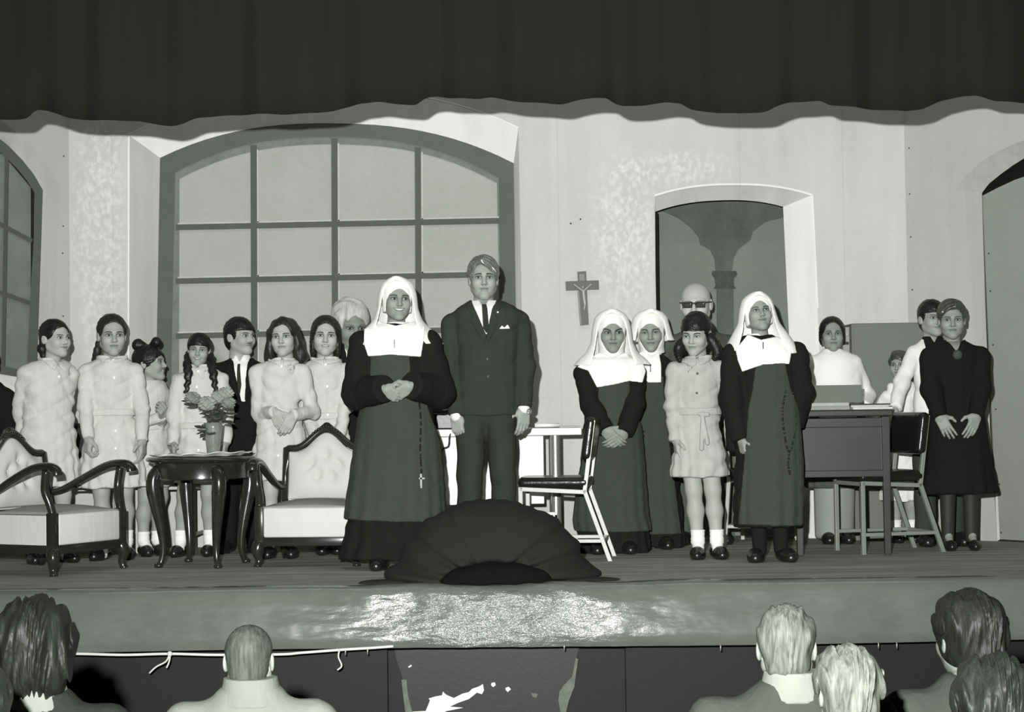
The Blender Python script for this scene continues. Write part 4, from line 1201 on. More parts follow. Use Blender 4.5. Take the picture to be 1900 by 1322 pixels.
class Person:
    def __init__(s, label, px, Y, top, chin, hx=None, yaw=0, hyaw=0, hpitch=0, hroll=0, male=False, base=None, group=None, foot=None, headw=1.0, face=None, hair_th=.012, scale=1.0, dyh=0.0):
        s.px, s.Y, s.male = px, Y, male
        z0 = 0.0 if base is None else base
        s.root_loc = Vector((at(px, 800, Y).x, Y, z0))
        s.yaw = math.radians(yaw)
        s.root = empty('person', s.root_loc, s.yaw, label, 'person', group)
        hx = px if hx is None else hx
        zt = at(hx, top, Y).z; zc = at(hx, chin, Y).z
        s.hl = (zt - zc) - hair_th
        s.hs = s.hl / .225
        s.H = zt - hair_th - z0
        hc = s.local(Vector((at(hx, (top + chin) / 2, Y).x, Y + dyh, zt - hair_th - s.hl / 2)))
        s.hc = np.array(hc)
        s.R = rotm(hyaw - yaw, hpitch, hroll)
        s.hsc = np.array([s.hs * headw, s.hs, s.hs])
        s.parts = []; s.face = face or {}
        s.skin = face_mat(**s.face)
        s.neckz = s.hc[2] - .64 * s.hl
    def local(s, w):
        d = w - s.root_loc; c, k = math.cos(-s.yaw), math.sin(-s.yaw)
        return Vector((d.x * c - d.y * k, d.x * k + d.y * c, d.z))
    def xz(s, px, py, dy=0.0):
        p = at(px, py, s.Y + dy); q = s.local(p)
        return (p.x - s.root_loc.x) / max(math.cos(s.yaw), .35) if abs(s.yaw) > .02 else q.x, p.z - s.root_loc.z
    def pt(s, px, py, dy=0.0): return np.array(s.local(at(px, py, s.Y + dy)))
    def hw(s, P):                                  # head space to person space
        return (np.asarray(P) * s.hsc) @ s.R.T + s.hc
    def head_mesh(s):
        v, q = HEADS[s.male]
        s.parts.append((s.hw(v), q, v))
    def in_head(s, f):                             # SDF given in head space -> same, marker for head parts
        return f
    def hpart(s, name, f, h, material, label=None, bb=None):
        v, q = nets(f, h, bb)
        o = qmesh(name, s.hw(v), q, material, s.root)
        if label: o['label'] = label
        return o
    def loft(s, st, ratio=.66, pleat=None, sup=2.0, grow=0.0, cy=0.0):
        """st: list of (py, half width in px[, centre px[, ratio]])"""
        out = []
        for t in st:
            py, hw_ = t[0], t[1]; cxp = t[2] if len(t) > 2 and t[2] is not None else s.px; rt_ = t[3] if len(t) > 3 else ratio
            x, z = s.xz(cxp, py); rx = hw_ * s.Y / F
            yy = t[4] if len(t) > 4 else cy
            out.append((max(z, .004), x, yy, rx, rx * rt_))
        return Loft(out, pleat, grow, sup)
    def arm(s, side, sh, wrist, bend=(0, .6, -.3), l1=None, l2=None):
        """side -1 viewer's left; sh/wrist local points -> elbow"""
        a = l1 or .172 * s.H; b = l2 or .152 * s.H
        sh = np.array(sh, float); wr = np.array(wrist, float)
        d = wr - sh; L = np.linalg.norm(d)
        if L > (a + b) * .72:
            k = L * 1.010 / (a + b); a *= k; b *= k
        u = d / L; t = (a * a - b * b + L * L) / (2 * L); h = math.sqrt(max(a * a - t * t, 1e-6))
        bd = np.array(bend, float) * np.array([1, 1, 1]); bd[0] += side * .35
        bd = bd - u * (bd @ u); bd /= np.linalg.norm(bd) + 1e-9
        return sh, sh + u * t + bd * h, wr
    def hand(s, side, wrist, d, n, pose='relax', size=None):
        v, q = HANDS[pose]
        L = size or .80 * s.hl / .175 * .175
        k = L / .185
        d = np.array(d, float); d /= np.linalg.norm(d)
        n = np.array(n, float); n = n - d * (n @ d); n /= np.linalg.norm(n)
        vv = v * k
        x = np.cross(n, d)
        if side < 0: vv = vv * np.array([-1, 1, 1]); q = q[:, ::-1]
        M = np.stack([x, -n, -d], 1)
        s.parts.append((vv @ M.T + np.array(wrist), q, None))
    def mesh(s, f, h):
        v, q = nets(f, h); s.parts.append((v, q, None))
    def leg(s, x, hip_z, foot_y=0.0, bare=True, turn=0.0, sock=None, shoe=None, shoe_kind='loafer', scale=1.0, lean=0.0, fx=None):
        k = s.H / 1.42 * scale
        fx = x if fx is None else fx
        kx = (x + fx) / 2
        kn = np.array([kx, -.012, .28 * s.H]); an = np.array([fx, .012 + foot_y, .058 * s.H])
        f = Sh().u(cone((x, 0, hip_z), kn, .068 * k, .046 * k)).u(cone(kn, (kn + an) * .5 + np.array([0, .012, .035]), .044 * k, .047 * k), .03)
        f.u(cone((kn + an) * .5 + np.array([0, .012, .035]), an, .046 * k, .031 * k), .03).u(cone(an, (fx, foot_y - .06, .03), .03 * k, .025 * k), .02)
        s.mesh(f, .0085)
        if sock:
            g = Sh().u(cone(an + np.array([0, -.004, .085 * k]), an + np.array([0, 0, .02]), .042 * k, .037 * k)).u(cone(an + np.array([0, 0, .015]), (fx, foot_y - .05, .035), .036 * k, .03 * k), .02)
            g.cap(half((0, 0, 1), an[2] + .085 * k))
            g.disp = lambda P: .0015 * np.sin(P[:, 2] * 260)
            imp('sock', g, .006, sock, s.root)
        if shoe: s.shoe(fx, foot_y, turn, shoe, k)
    def shoe(s, x, foot_y, turn, material, k=1.0, strap=True):
        a = math.radians(turn); d = np.array([math.sin(a), -math.cos(a), 0])
        c = np.array([x, foot_y + .01, 0])
        heel = c - d * .035 * k + np.array([0, 0, .034]); toe = c + d * .125 * k + np.array([0, 0, .026])
        ball = c + d * .08 * k + np.array([0, 0, .030])
        g = Sh().u(cone(heel, ball, .036 * k, .041 * k)).u(cone(ball, toe, .040 * k, .031 * k), .02)
        g.cap(half((0, 0, -1), -.0005)); 
        g.cut(cone(c + np.array([0, .0, .062]) - d * .01, c + d * .035 + np.array([0, 0, .072]), .026 * k, .020 * k), .006)
        imp('shoe', g, .007, material, s.root)
    def finish(s):
        n = 0; V = []; Q = []; HP = []
        for v, q, hp in s.parts:
            V.append(v); Q.append(np.asarray(q) + n); n += len(v)
            HP.append(hp if hp is not None else np.full((len(v), 3), 9.0))
        return qmesh('body', np.concatenate(V), np.concatenate(Q), s.skin, s.root, np.concatenate(HP))
    def core(s, lf, grow=-.02):
        """simple torso under the clothes"""
        g = Loft(lf.st, None, grow); s.mesh(Sh().u(g), .022)
    def patch(s, name, base, pix, off, th, material, h=.005, ymax=.0, label=None, k=0.0, dy=0.0):
        """sheet lying off the surface `base`, outlined in the picture by pix"""
        poly = poly_xz([s.xz(x, y, dy) for x, y in pix], -9, ymax)
        sh_ = shell(base, off, th)
        f = Sh().u(sh_).cap(poly, k)
        return imp(name, f, h, material, getattr(s, 'gar', s.root) if name in ('lapel', 'collar', 'pocket_handkerchief') else s.root, label=label)
    def buttons(s, lf, pix, r=.009, material=None, extra=.0):
        for (x, y) in pix:
            lx, lz = s.xz(x, y)
            yy = lf.front(lz, lx) - .004 - extra
            bm = NB(); bmesh.ops.create_uvsphere(bm, u_segments=10, v_segments=6, radius=r); bmesh.ops.scale(bm, vec=(1, .45, 1), verts=bm.verts)
            o = obj('button', bm, material or M_BTN, getattr(s, 'gar', s.root), True); o.location = (lx, yy, lz)
M_BTN = mat('white_button', .9, .4, .4, .02); M_BTND = mat('dark_button', .08, .4, .4, .02)
M_SMOCK = cloth('smock_cotton', .58, 400); M_SMOCK2 = cloth('smock_cotton_grey', .46, 400)
M_SOCK = cloth('white_sock', .88, 300, False); M_SHOE = mat('black_shoe', .014, .3, .5, .2, 10); M_SHOEB = mat('brown_shoe', .04, .35, .5, .2, 10)
M_HABIT = cloth('black_habit', .013, 400); M_APRON = cloth('grey_apron', .058, 400, var=.06); M_WHITE = cloth('white_linen', .92, 400, False, .9, .02)
M_SUIT = cloth('dark_suit', .040, 400); M_SUITG = cloth('grey_suit', .085, 400); M_BLKCL = cloth('black_cloth', .010, 400); M_SHIRT = cloth('white_shirt', .85, 400, False, .9, .02)
M_TIE = cloth('dark_tie', .035, 300, False); M_COAT = cloth('white_coat', .80, 400); M_KNIT = cloth('white_knit', .84, 160, False, .95, .03); M_TROUS = cloth('grey_trousers', .05, 400)
H_BLACK = hairmat('hair_black', .010, .5); H_DARK = hairmat('hair_dark_brown', .020, .6); H_BROWN = hairmat('hair_brown', .050, 1.2, .36, .7, .35, (30, 40, 6))
H_BLOND = hairmat('hair_fair', .15, 1.2, .33, 1.0, .22, (20, 60, 8)); H_WHITE = hairmat('hair_white', .52, .35)
M_RIBBON = mat('hair_tie_white', .7, .6, .3); M_BEAD = mat('black_bead', .012, .2, .5)

# ---- hair in head space
def strands(amp=.0018, fx=120, fz=30, ph=0):
    return lambda P: (amp * np.sin(fx * P[:, 0] + 14 * np.sin(fz * P[:, 2] + 9 * P[:, 1]) + ph) * np.sin(60 * P[:, 1] + ph)).astype(f32)
def swept(amp, k, cx=0.0, ph=0.0):
    """locks combed sideways from a parting, following the hairline"""
    def f(P):
        x, y, z = P[:, 0] - cx, P[:, 1], P[:, 2]
        r = np.sqrt(x * x + z * z) + .25 * y
        return (amp * np.sin(k * r + 2.2 * np.sin(22 * x + ph) + 1.2 * np.sin(35 * y)) * np.clip(np.abs(x) * 60, .3, 1)).astype(f32)
    return f
def face_cut(top=.066, w=.064, low=-.2, cy=-.115, ry=.125):
    """the opening for the face, rounded above"""
    def f(P):
        x, y, z = P.T
        zz = np.where(z > top - .05, (z - (top - .05)) / .05, 0.0)
        k = np.sqrt((x / w) ** 2 + zz ** 2 + np.maximum(0, (y - cy) / ry) ** 2)
        return ((k - 1) * .05).astype(f32)
    return f
def fringe_cut(z0=.030, w=.064):
    def f(P):
        x, y, z = P.T
        a = np.maximum(np.abs(x) - w, y + .028)
        return np.maximum(a, z - z0 - 3.0 * x * x * 0).astype(f32)
    return f
def hair_cap(grow=.010, back_low=-.075, ears=True, opening=None, k=.008):
    s = Sh().u(ell((0, .018, .036), (.0755 + grow, .094 + grow, .081 + grow)))
    s.u(ell((0, .045, -.03), (.062 + grow * .6, .06 + grow, .06)), .03)
    s.cap(half((0, 0, -1), -back_low))
    s.cut(opening or face_cut(), k)
    if ears:
        for e in (-1, 1): s.cut(ell((e * .088, .012, -.014), (.026, .026, .030)), .01)
    s.disp = strands()
    return s
def braid(P_, root_pts, r, material, tie_at=None, n=9):
    pts = [Vector(p) for p in spline(root_pts, 6)]
    f = Sh()
    L = len(pts)
    for i, p in enumerate(pts):
        t = i / (L - 1)
        rr = r * (1.0 if tie_at is None or t < tie_at - .05 else (.55 if abs(t - tie_at) < .05 else .9 * (1 - .5 * (t - tie_at) / (1 - tie_at))))
        off = .3 * r * math.sin(i * 2.0)
        f.u(ell((p.x + off, p.y, p.z), (rr, rr * .85, rr * .95)), .006)
    imp('braid', f, .0055, material, P_.root)
    if tie_at is not None:
        p = pts[int(tie_at * (L - 1))]
        bm = NB(); bmesh.ops.create_uvsphere(bm, u_segments=10, v_segments=6, radius=r * .72); bmesh.ops.scale(bm, vec=(1, 1, .45), verts=bm.verts)
        o = obj('hair_tie', bm, M_RIBBON, P_.root, True); o.location = p

def folds(amp, seed=0, zc=None):
    r = np.random.default_rng(seed); a, b, c = r.uniform(0, 6, 3)
    def f(P):
        x, y, z = P.T
        u1 = np.abs(np.sin(26 * x + 9 * z + a + 1.2 * np.sin(8 * z + b))); u2 = np.abs(np.sin(17 * x - 21 * z + c + 1.5 * np.sin(7 * z + a)))
        return (amp * ((1 - u1) ** 2 * (.6 + .4 * np.sin(6 * z + c)) + .9 * (1 - u2) ** 2.5 + .35 * np.sin(70 * z + 30 * x + b) * np.sin(9 * x + a))).astype(f32)
    return f
def sleeve(S_, j, r=(.056, .050, .040), k=.03, cuff=True):
    sh, el, wr = j
    fd = (wr - el) / np.linalg.norm(wr - el); R2 = r[2] * 1.7
    q = Sh().u(cone(sh, el, r[0], r[1])).u(cone(el, wr, r[1], r[2]), .03)
    wf = np.array(wr, f32); fdf = np.array(fd, f32)
    q.cut(lambda P: np.maximum(np.sqrt(((P - wf) ** 2).sum(1)) - R2, .012 - (P - wf) @ fdf), .004)
    S_.u(q, k)
    return S_
def tiered(p, lf, joints, r, amp, seed, k=.016):
    S_ = Sh().u(lf)
    for sd_, j in zip((-1, 1), joints):
        S_.u(cone((p.hc[0] * .5 + sd_ * .05, .012, p.neckz - .050), j[0] + np.array([-sd_ * .008, 0, 0]), .046, r[0] * .96), .03)
        sleeve(S_, j, r, k)
    S_.cut(cone((p.hc[0], p.hc[1] + .02, p.neckz + .3), (p.hc[0], p.hc[1] + .022, p.neckz - .012), .058, .056), .01)
    # remove sleeve ends past the wrist
    S_.disp = folds(amp, seed)
    return S_
def collar(p, material, base=None, r1=.098, gap=.006, name='collar'):
    """flat turned-down collar lying on the shoulders round the neck opening"""
    cx, cy, z = float(p.hc[0]), float(p.hc[1]) * .6 + .02, p.neckz
    f = Sh().u(shell(base, .006, .0055, (np.array([cx - .13, cy - .16, z - .10]), np.array([cx + .13, cy + .13, z + .05]))))
    def ring(P):
        x = P[:, 0] - cx; y = P[:, 1] - cy
        rr = np.sqrt(x * x + (y * .9) ** 2)
        dd = np.maximum(rr - r1, z - .085 - P[:, 2])
        return np.maximum(dd, (gap + np.maximum(0, z - .03 - P[:, 2]) * .9 - np.abs(x)) * (y < 0) - 9 * (y >= 0)).astype(f32)
    ring.bb = None
    f.cap(ring)
    return imp(name, f, .005, material, getattr(p, 'gar', p.root))
def girl(p, st, shw, wr, pose=('relax', 'relax'), hem_n=16, pleat=.05, mat_=None, sleeve_r=(.053, .047, .038), legs=None, ratio=.68, seed=0, hands=True, bend=None, hdir=None, hn=None, belt=None, buttons=None, amp=.008, sleeve_end=None, colr=True, shz=None, slim=.84):
    """smocked girl. shw = half shoulder px to the arm joint, wr = wrist points or None"""
    mat_ = mat_ or M_SMOCK
    zs = [t[0] for t in st]
    wz = min(belt or 9999, max(zs) - 110)
    st = [(t[0], t[1] * (slim if wz >= t[0] > min(zs) + 14 else (.92 if t[0] > wz and t[0] < wz + 40 else 1.0))) + tuple(t[2:]) for t in st]
    lf = p.loft(st, ratio, (hem_n, pleat, p.xz(p.px, max(zs))[1], p.xz(p.px, belt or (max(zs) - 120))[1], seed * 1.7))
    sz = p.neckz - .072 if shz is None else p.xz(p.px, shz)[1]
    joints = []
    for i, side in enumerate((-1, 1)):
        sh = np.array([side * shw * p.Y / F, 0, sz])
        w_ = wr[i]
        if w_ is None: w_ = (side * .07, .13, .53 * p.H)
        j = p.arm(side, sh, w_, bend[i] if bend else (0, .6, -.2)); joints.append(j)
    S_ = tiered(p, lf, joints, sleeve_r, amp, seed)
    if belt:
        zb = p.xz(p.px, belt)[1]; base = S_.disp
        S_.disp = lambda P: base(P) + (.008 * np.exp(-((P[:, 2] - zb) / .014) ** 2)).astype(f32)
    p.gar = imp('smock', S_, .0095, mat_, p.root)
    if belt:
        g = Sh().u(shell(Loft(lf.st, None, 0.0), .000, .0065)).cap(half((0, 0, 1), zb + .022)).cap(half((0, 0, -1), -(zb - .022)))
        imp('belt', g, .009, mat_, p.gar)
    if colr: collar(p, mat_, S_)
    for i, side in enumerate((-1, 1)):
        sh, el_, w_ = joints[i]
        if hands and wr[i] is not None:
            d = w_ - el_ if not (hdir and hdir[i]) else np.array(hdir[i], float)
            n_ = (-side, .15, 0) if not (hn and hn[i]) else hn[i]
            p.hand(side, w_, d, n_, pose[i])
    p.core(lf)
    p.head_mesh()
    if legs:
        for (x, fx, fy, turn, sock, shoe) in legs: p.leg(x, p.xz(p.px, max(zs))[1] + .12, fy, True, turn, sock, shoe, fx=fx)
    if buttons: p.buttons(lf, buttons, .0095, extra=.004)
    p.lf = lf; p.S = S_; p.joints = joints
    return p

# ---------------------------------------------------------------- girls on the left
LG = 'girls in pale school smocks'
# far left: dark figure almost outside the picture
p = Person('person in black mostly cut off by the left picture edge', -30, 11.15, 640, 712, group=None, face=dict(v=.33))
lf = p.loft([(1022, 40), (900, 44), (800, 46), (740, 44), (715, 40), (705, 22)], .62)
J = [p.arm(-1, (-.14, 0, p.neckz - .06), (-.2, -.02, .5)), p.arm(1, (.14, 0, p.neckz - .06), p.pt(14, 850))]
imp('coat', tiered(p, lf, J, (.058, .052, .042), .003, 3), .012, M_BLKCL, p.root); p.core(lf); p.head_mesh()
p.hand(1, J[1][2], (0, 0, -1), (-1, 0, 0)); p.hpart('hair', hair_cap(), .006, H_BLACK); p.finish()

# girl with ponytail
p = Person('girl in pale smock with dark ponytail smiling towards the right, behind left armchair', 90, 10.96, 592, 662, 103, yaw=28, hyaw=52, hpitch=0, group=LG, face=dict(v=.42, smile=.5, gaze=(.002, 0)))
girl(p, [(903, 60), (860, 57), (800, 55), (770, 48), (720, 50), (695, 48), (680, 40), (668, 22)], 43, (p.pt(44, 822, .03), None), hands=False, slim=.97, seed=1, belt=None, pleat=.06,
     legs=[(-.06, -.10, .0, -5, M_SOCK, M_SHOE), (.07, .09, .0, 15, M_SOCK, M_SHOE)], buttons=[(100, 700)])
s = hair_cap(.011, -.05, True, face_cut(.072, .066)); p.hpart('hair', s, .0045, H_BLACK)
f = Sh().u(cone((0, .10, .0), (-.005, .125, -.06), .026, .032)).u(cone((-.005, .125, -.06), (0, .115, -.13), .032, .016), .01); f.disp = strands(.002)
p.hpart('ponytail', f, .005, H_BLACK); p.finish()

# tall girl with braid
p = Person('girl in pale smock with a dark braid, gaze lowered, tallest of the girls at left', 207, 11.16, 583, 659, 208, yaw=8, hyaw=20, hpitch=3, group=LG, face=dict(v=.37, gaze=(.001, -.001), brow=.05))
girl(p, [(906, 66), (860, 60), (800, 54), (762, 47), (720, 50), (690, 52), (676, 44), (664, 24)], 45, (p.pt(164, 812, -.16), p.pt(264, 816, -.06)), ('fist', 'relax'), seed=2, belt=766, pleat=.055,
     legs=[(-.07, -.055, -.02, -20, M_SOCK, M_SHOE), (.07, .08, .02, 10, M_SOCK, M_SHOE)], buttons=[(212, 670), (214, 702), (217, 800), (217, 832)], hdir=[(-.05, -.1, -1), (0, -.1, -1)], hn=[(.9, .5, 0), (-1, .3, 0)])
p.hpart('hair', hair_cap(.011, -.05, True, face_cut(.080, .064)), .0045, H_DARK)
b0 = p.hw([[-.06, .06, -.03], [-.075, .075, -.09], [-.085, .06, -.14], [-.095, .045, -.18]])
braid(p, b0, .021, H_DARK); p.finish()

# small girl with bow
p = Person('small girl in pale smock with dark bow in her hair, seen in profile', 283, 11.42, 640, 706, 279, yaw=45, hyaw=78, hpitch=-4, group=LG, face=dict(v=.33, smile=.7, teeth=.8))
girl(p, [(905, 44), (850, 42), (800, 40), (775, 37), (745, 38), (722, 38), (712, 28), (704, 18)], 30, (p.pt(292, 776, -.16), p.pt(302, 772, -.15)), ('fist', 'fist'), seed=3, belt=792, mat_=M_SMOCK, sleeve_r=(.045, .042, .034),
     legs=[(-.06, -.065, .0, -20, M_SOCK, M_SHOE), (.05, .05, .02, -20, M_SOCK, M_SHOE)], colr=False, hdir=[(.6, -.2, .2), (-.2, -.3, .2)], hn=[(0, 1, 0), (0, 1, 0)], shz=735)
p.hpart('hair', hair_cap(.014, -.07, False, face_cut(.050, .062, cy=-.13)), .0045, H_BLACK)
f = Sh()
for e in (-1, 1): f.u(cone((e * .008, -.01, .122), (e * .062, .0, .155), .012, .034), .008)
f.disp = strands(.003, 60)
f2 = Sh().u(cone((0, .0, .108), (0, -.052, .138), .012, .036)).u(cone((0, .0, .108), (0, .075, .130), .012, .044), .006)
p.hpart('hair_bow', f2, .005, H_BLACK); p.finish()

# girl with two braids and a fringe
p = Person('smiling girl in pale smock with two tied braids and fringe behind the vase', 372, 11.3, 618, 679, 369, hyaw=5, hpitch=2, hroll=4, group=LG, face=dict(v=.34, smile=.9, teeth=.7, open_=.8))
girl(p, [(898, 52), (860, 50), (800, 48), (760, 44), (720, 46), (700, 45), (690, 38), (680, 22)], 40, (p.pt(322, 823, -.12), p.pt(419, 822, -.12)), ('relax', 'relax'), seed=4, belt=790,
     legs=[(-.07, -.13, .0, -10, M_SOCK, M_SHOE), (.05, .045, .02, 0, M_SOCK, M_SHOE)], buttons=[(372, 690), (370, 719), (374, 835)], hdir=[(.1, -.4, -.9), (-.1, -.4, -.9)])
p.hpart('hair', hair_cap(.013, -.06, True, fringe_cut(.026, .062), .004), .0045, H_BLACK)
for e in (-1, 1):
    a = p.hw([[e * .072, .03, -.03]])[0]; x1 = p.pt(350 if e < 0 else 397, 700, -.09); x2 = p.pt(348 if e < 0 else 399, 718, -.11); x3 = p.pt(345 if e < 0 else 400, 728, -.11)
    braid(p, [a, (a + x1) / 2 + np.array([e * .005, -.03, 0]), x1, x3], .024, H_BLACK, tie_at=.72)
p.finish()

# girl with long dark wavy hair
p = Person('girl in pale smock with long dark wavy hair and clasped hands', 520, 11.1, 589, 661, 526, hyaw=-3, hroll=-3, group=LG, face=dict(v=.42, gaze=(.0, 0), brow=.05))
girl(p, [(892, 56), (850, 54), (800, 50), (765, 44), (720, 46), (690, 48), (678, 42), (668, 22)], 42, (p.pt(509, 764, -.17), p.pt(543, 770, -.17)), ('relax', 'relax'), seed=5, belt=None, pleat=.04,
     legs=[(-.06, -.07, .0, 0, M_SOCK, M_SHOE), (.06, .06, .0, 5, M_SOCK, M_SHOE)], buttons=[(526, 681), (521, 845)], hdir=[(.45, -.25, -1), (-.45, -.25, -1)], hn=[(.3, 1, 0), (-.3, 1, 0)])
s = hair_cap(.016, -.09, False, face_cut(.074, .058))
for e in (-1, 1):
    s.u(ell((e * .082, .02, -.03), (.034, .06, .085)), .02).u(ell((e * .095, .025, -.115), (.042, .05, .055)), .02)
s.u(ell((0, .06, -.09), (.08, .04, .08)), .02)
s.ops.append((1, face_cut(.074, .058), .006))
s.disp = lambda P: (.006 * np.sin(50 * P[:, 2] + 40 * P[:, 0]) * np.sin(45 * P[:, 0] + 30 * P[:, 1])).astype(f32)
p.hpart('hair', s, .005, H_DARK); p.finish()

# girl with straight shoulder-length hair
p = Person('girl in pale smock with straight shoulder length hair standing behind the right armchair', 602, 11.34, 586, 660, 604, hyaw=6, hroll=2, group=LG, face=dict(v=.44, smile=.3, teeth=.5, gaze=(.001, 0)))
girl(p, [(895, 58), (850, 55), (800, 50), (765, 44), (720, 46), (690, 48), (678, 42), (666, 22)], 43, (p.pt(585, 812, -.12), p.pt(630, 812, -.12)), ('relax', 'relax'), seed=6, belt=772,
     legs=[(-.06, -.01, -.02, 0, M_SOCK, M_SHOE), (.06, .07, .0, 5, M_SOCK, M_SHOE)], buttons=[(607, 678), (610, 718), (611, 770)])
s = hair_cap(.013, -.09, False, face_cut(.076, .057))
for e in (-1, 1): s.u(ell((e * .072, .025, -.05), (.022, .05, .085)), .02)
s.u(ell((0, .055, -.08), (.075, .04, .07)), .02); s.ops.append((1, face_cut(.076, .057), .006))
p.hpart('hair', s, .0048, H_DARK); p.finish()

# ---------------------------------------------------------------- men and boys in jackets
def suit(p, st, shw, wr, jacket, shirt_v=None, lapels=None, tie=None, trousers=None, pose=('relax', 'relax'), hdir=None, hn=None, sleeve_r=(.066, .056, .045), tmat=None, legs=None, ratio=.62, seed=0, shirtm=None, cuffs=False, bend=None, name='jacket', shoe=None, sup=2.3, h=.0095, hands=True, shz=None, vdepth=.02):
    lf = p.loft(st, ratio, None, sup)
    sz = p.neckz - .088 if shz is None else p.xz(p.px, shz)[1]
    J = [p.arm(sd, (sd * shw * p.Y / F, .005, sz), wr[i], bend[i] if bend else (0, .5, -.2)) for i, sd in enumerate((-1, 1))]
    S_ = tiered(p, lf, J, sleeve_r, .004, seed, .014)
    inner = Sh().u(Loft(lf.st, None, -.012, sup)); inner.cap(half((0, 0, -1), -(p.neckz - .35)))
    if shirt_v:
        v_ = poly_xz([p.xz(x, y) for x, y in shirt_v], -9, .03)
        S_.cut(v_, .002)
        inner.u(Loft([(p.neckz - .05, p.hc[0], p.hc[1] + .016, .066, .062), (p.neckz + .028, p.hc[0], p.hc[1] + .012, .055 * p.hs + .004, .056 * p.hs + .004)]), .02)
        inner.cap(half((0, 0, 1), p.neckz + .03))
        hx_ = p.hc[0]; inner.cut(poly_xz([(hx_ - .036, p.neckz + .05), (hx_, p.neckz - .016), (hx_ + .036, p.neckz + .05)], -9, p.hc[1] - .01), .003)
        imp('shirt', inner, .007, shirtm or M_SHIRT, p.root)
    p.gar = imp(name, S_, h, jacket, p.root)
    base = Sh().u(Loft(lf.st, None, 0.0, sup))
    for sd, j in zip((-1, 1), J): sleeve(base, j, sleeve_r, .03)
    p.base = base; p.lf = lf
    for pix in lapels or []: p.patch('lapel', base, pix, .005, .005, jacket, .005)
    if tie: p.patch('tie', inner, tie, .006, .006, M_TIE, .0045)
    for i, sd in enumerate((-1, 1)):
        sh, e_, w_ = J[i]
        d = (w_ - e_) if not (hdir and hdir[i]) else np.array(hdir[i], float)
        dn = d / np.linalg.norm(d)
        if cuffs:
            fd = (w_ - e_) / np.linalg.norm(w_ - e_)
            imp('cuff', Sh().u(cone(w_ - fd * .01, w_ + fd * .022, .036, .035)), .006, M_SHIRT, p.root)
        if hands: p.hand(sd, w_ + dn * .02, d, (-sd, .2, 0) if not (hn and hn[i]) else hn[i], pose[i])
    if legs:
        T = Sh()
        for (xh, xf, fy) in legs:
            hipz = p.xz(p.px, max(t[0] for t in st))[1] + .05
            T.u(cone((xh, .0, hipz), ((xh + xf) / 2, -.01, .28 * p.H), .094, .074), .02).u(cone(((xh + xf) / 2, -.01, .28 * p.H), (xf, .01 + fy, .05), .074, .062), .015)
        T.u(ell((0, 0, p.xz(p.px, max(t[0] for t in st))[1] + .06), (.15, .10, .12)), .03); T.cap(half((0, 0, -1), -.035))
        T.disp = lambda P: (.003 * np.sin(30 * P[:, 2] + 25 * P[:, 0])).astype(f32)
        imp('trousers', T, .0095, tmat or jacket, p.root)
        for (xh, xf, fy) in legs: p.shoe(xf, fy - .02, 8 if xf > 0 else -8, shoe or M_SHOE, 1.25)
    p.core(lf, -.03); p.head_mesh()
    return p

# boy with moustache
p = Person('young man with painted moustache in dark jacket and white shirt looking right', 446, 11.6, 589, 658, 446, hyaw=50, hpitch=0, male=True, face=dict(v=.38, moustache=.9, gaze=(.001, 0)))
suit(p, [(845, 42), (800, 40), (760, 42), (720, 46), (695, 50), (680, 44), (668, 22)], 46, (p.pt(402, 800, 0), p.pt(492, 800, 0)), M_BLKCL,
     [(430, 652), (436, 672), (452, 745), (457, 745), (462, 672), (468, 655)], [[(428, 655), (433, 672), (450, 742), (446, 748), (424, 690)], [(468, 655), (463, 672), (458, 742), (462, 748), (480, 690)]],
     [(444, 676), (449, 676), (452, 715), (448, 738), (444, 715)], legs=[(-.07, -.09, 0), (.07, .09, 0)], seed=11)
p.hpart('hair', (lambda s: s)(hair_cap(.014, -.10, True, (lambda P: np.maximum(fringe_cut(.036, .07)(P), P[:, 1] + .035)), .004)), .0045, H_BLACK)
p.finish()

# old man with white hair stooping behind
p = Person('white haired old man stooping behind the main nun, face half hidden', 640, 11.68, 558, 645, 650, hyaw=24, hpitch=16, male=True, face=dict(v=.25, brow=.2))
suit(p, [(1000, 50), (850, 48), (760, 52), (700, 56), (665, 58), (645, 46), (636, 26)], 54, (p.pt(580, 850, 0), p.pt(700, 850, 0)), M_BLKCL,
     [(640, 640), (646, 660), (652, 700), (660, 660), (666, 640)], None, None, legs=[(-.08, -.1, 0), (.08, .1, 0)], seed=12)
s = hair_cap(.018, -.07, True, face_cut(.060, .062)); s.disp = lambda P: (.005 * np.sin(80 * P[:, 0] + 30 * P[:, 2] + 3 * np.sin(40 * P[:, 1]))).astype(f32)
p.hpart('hair', s, .005, H_WHITE); p.finish()

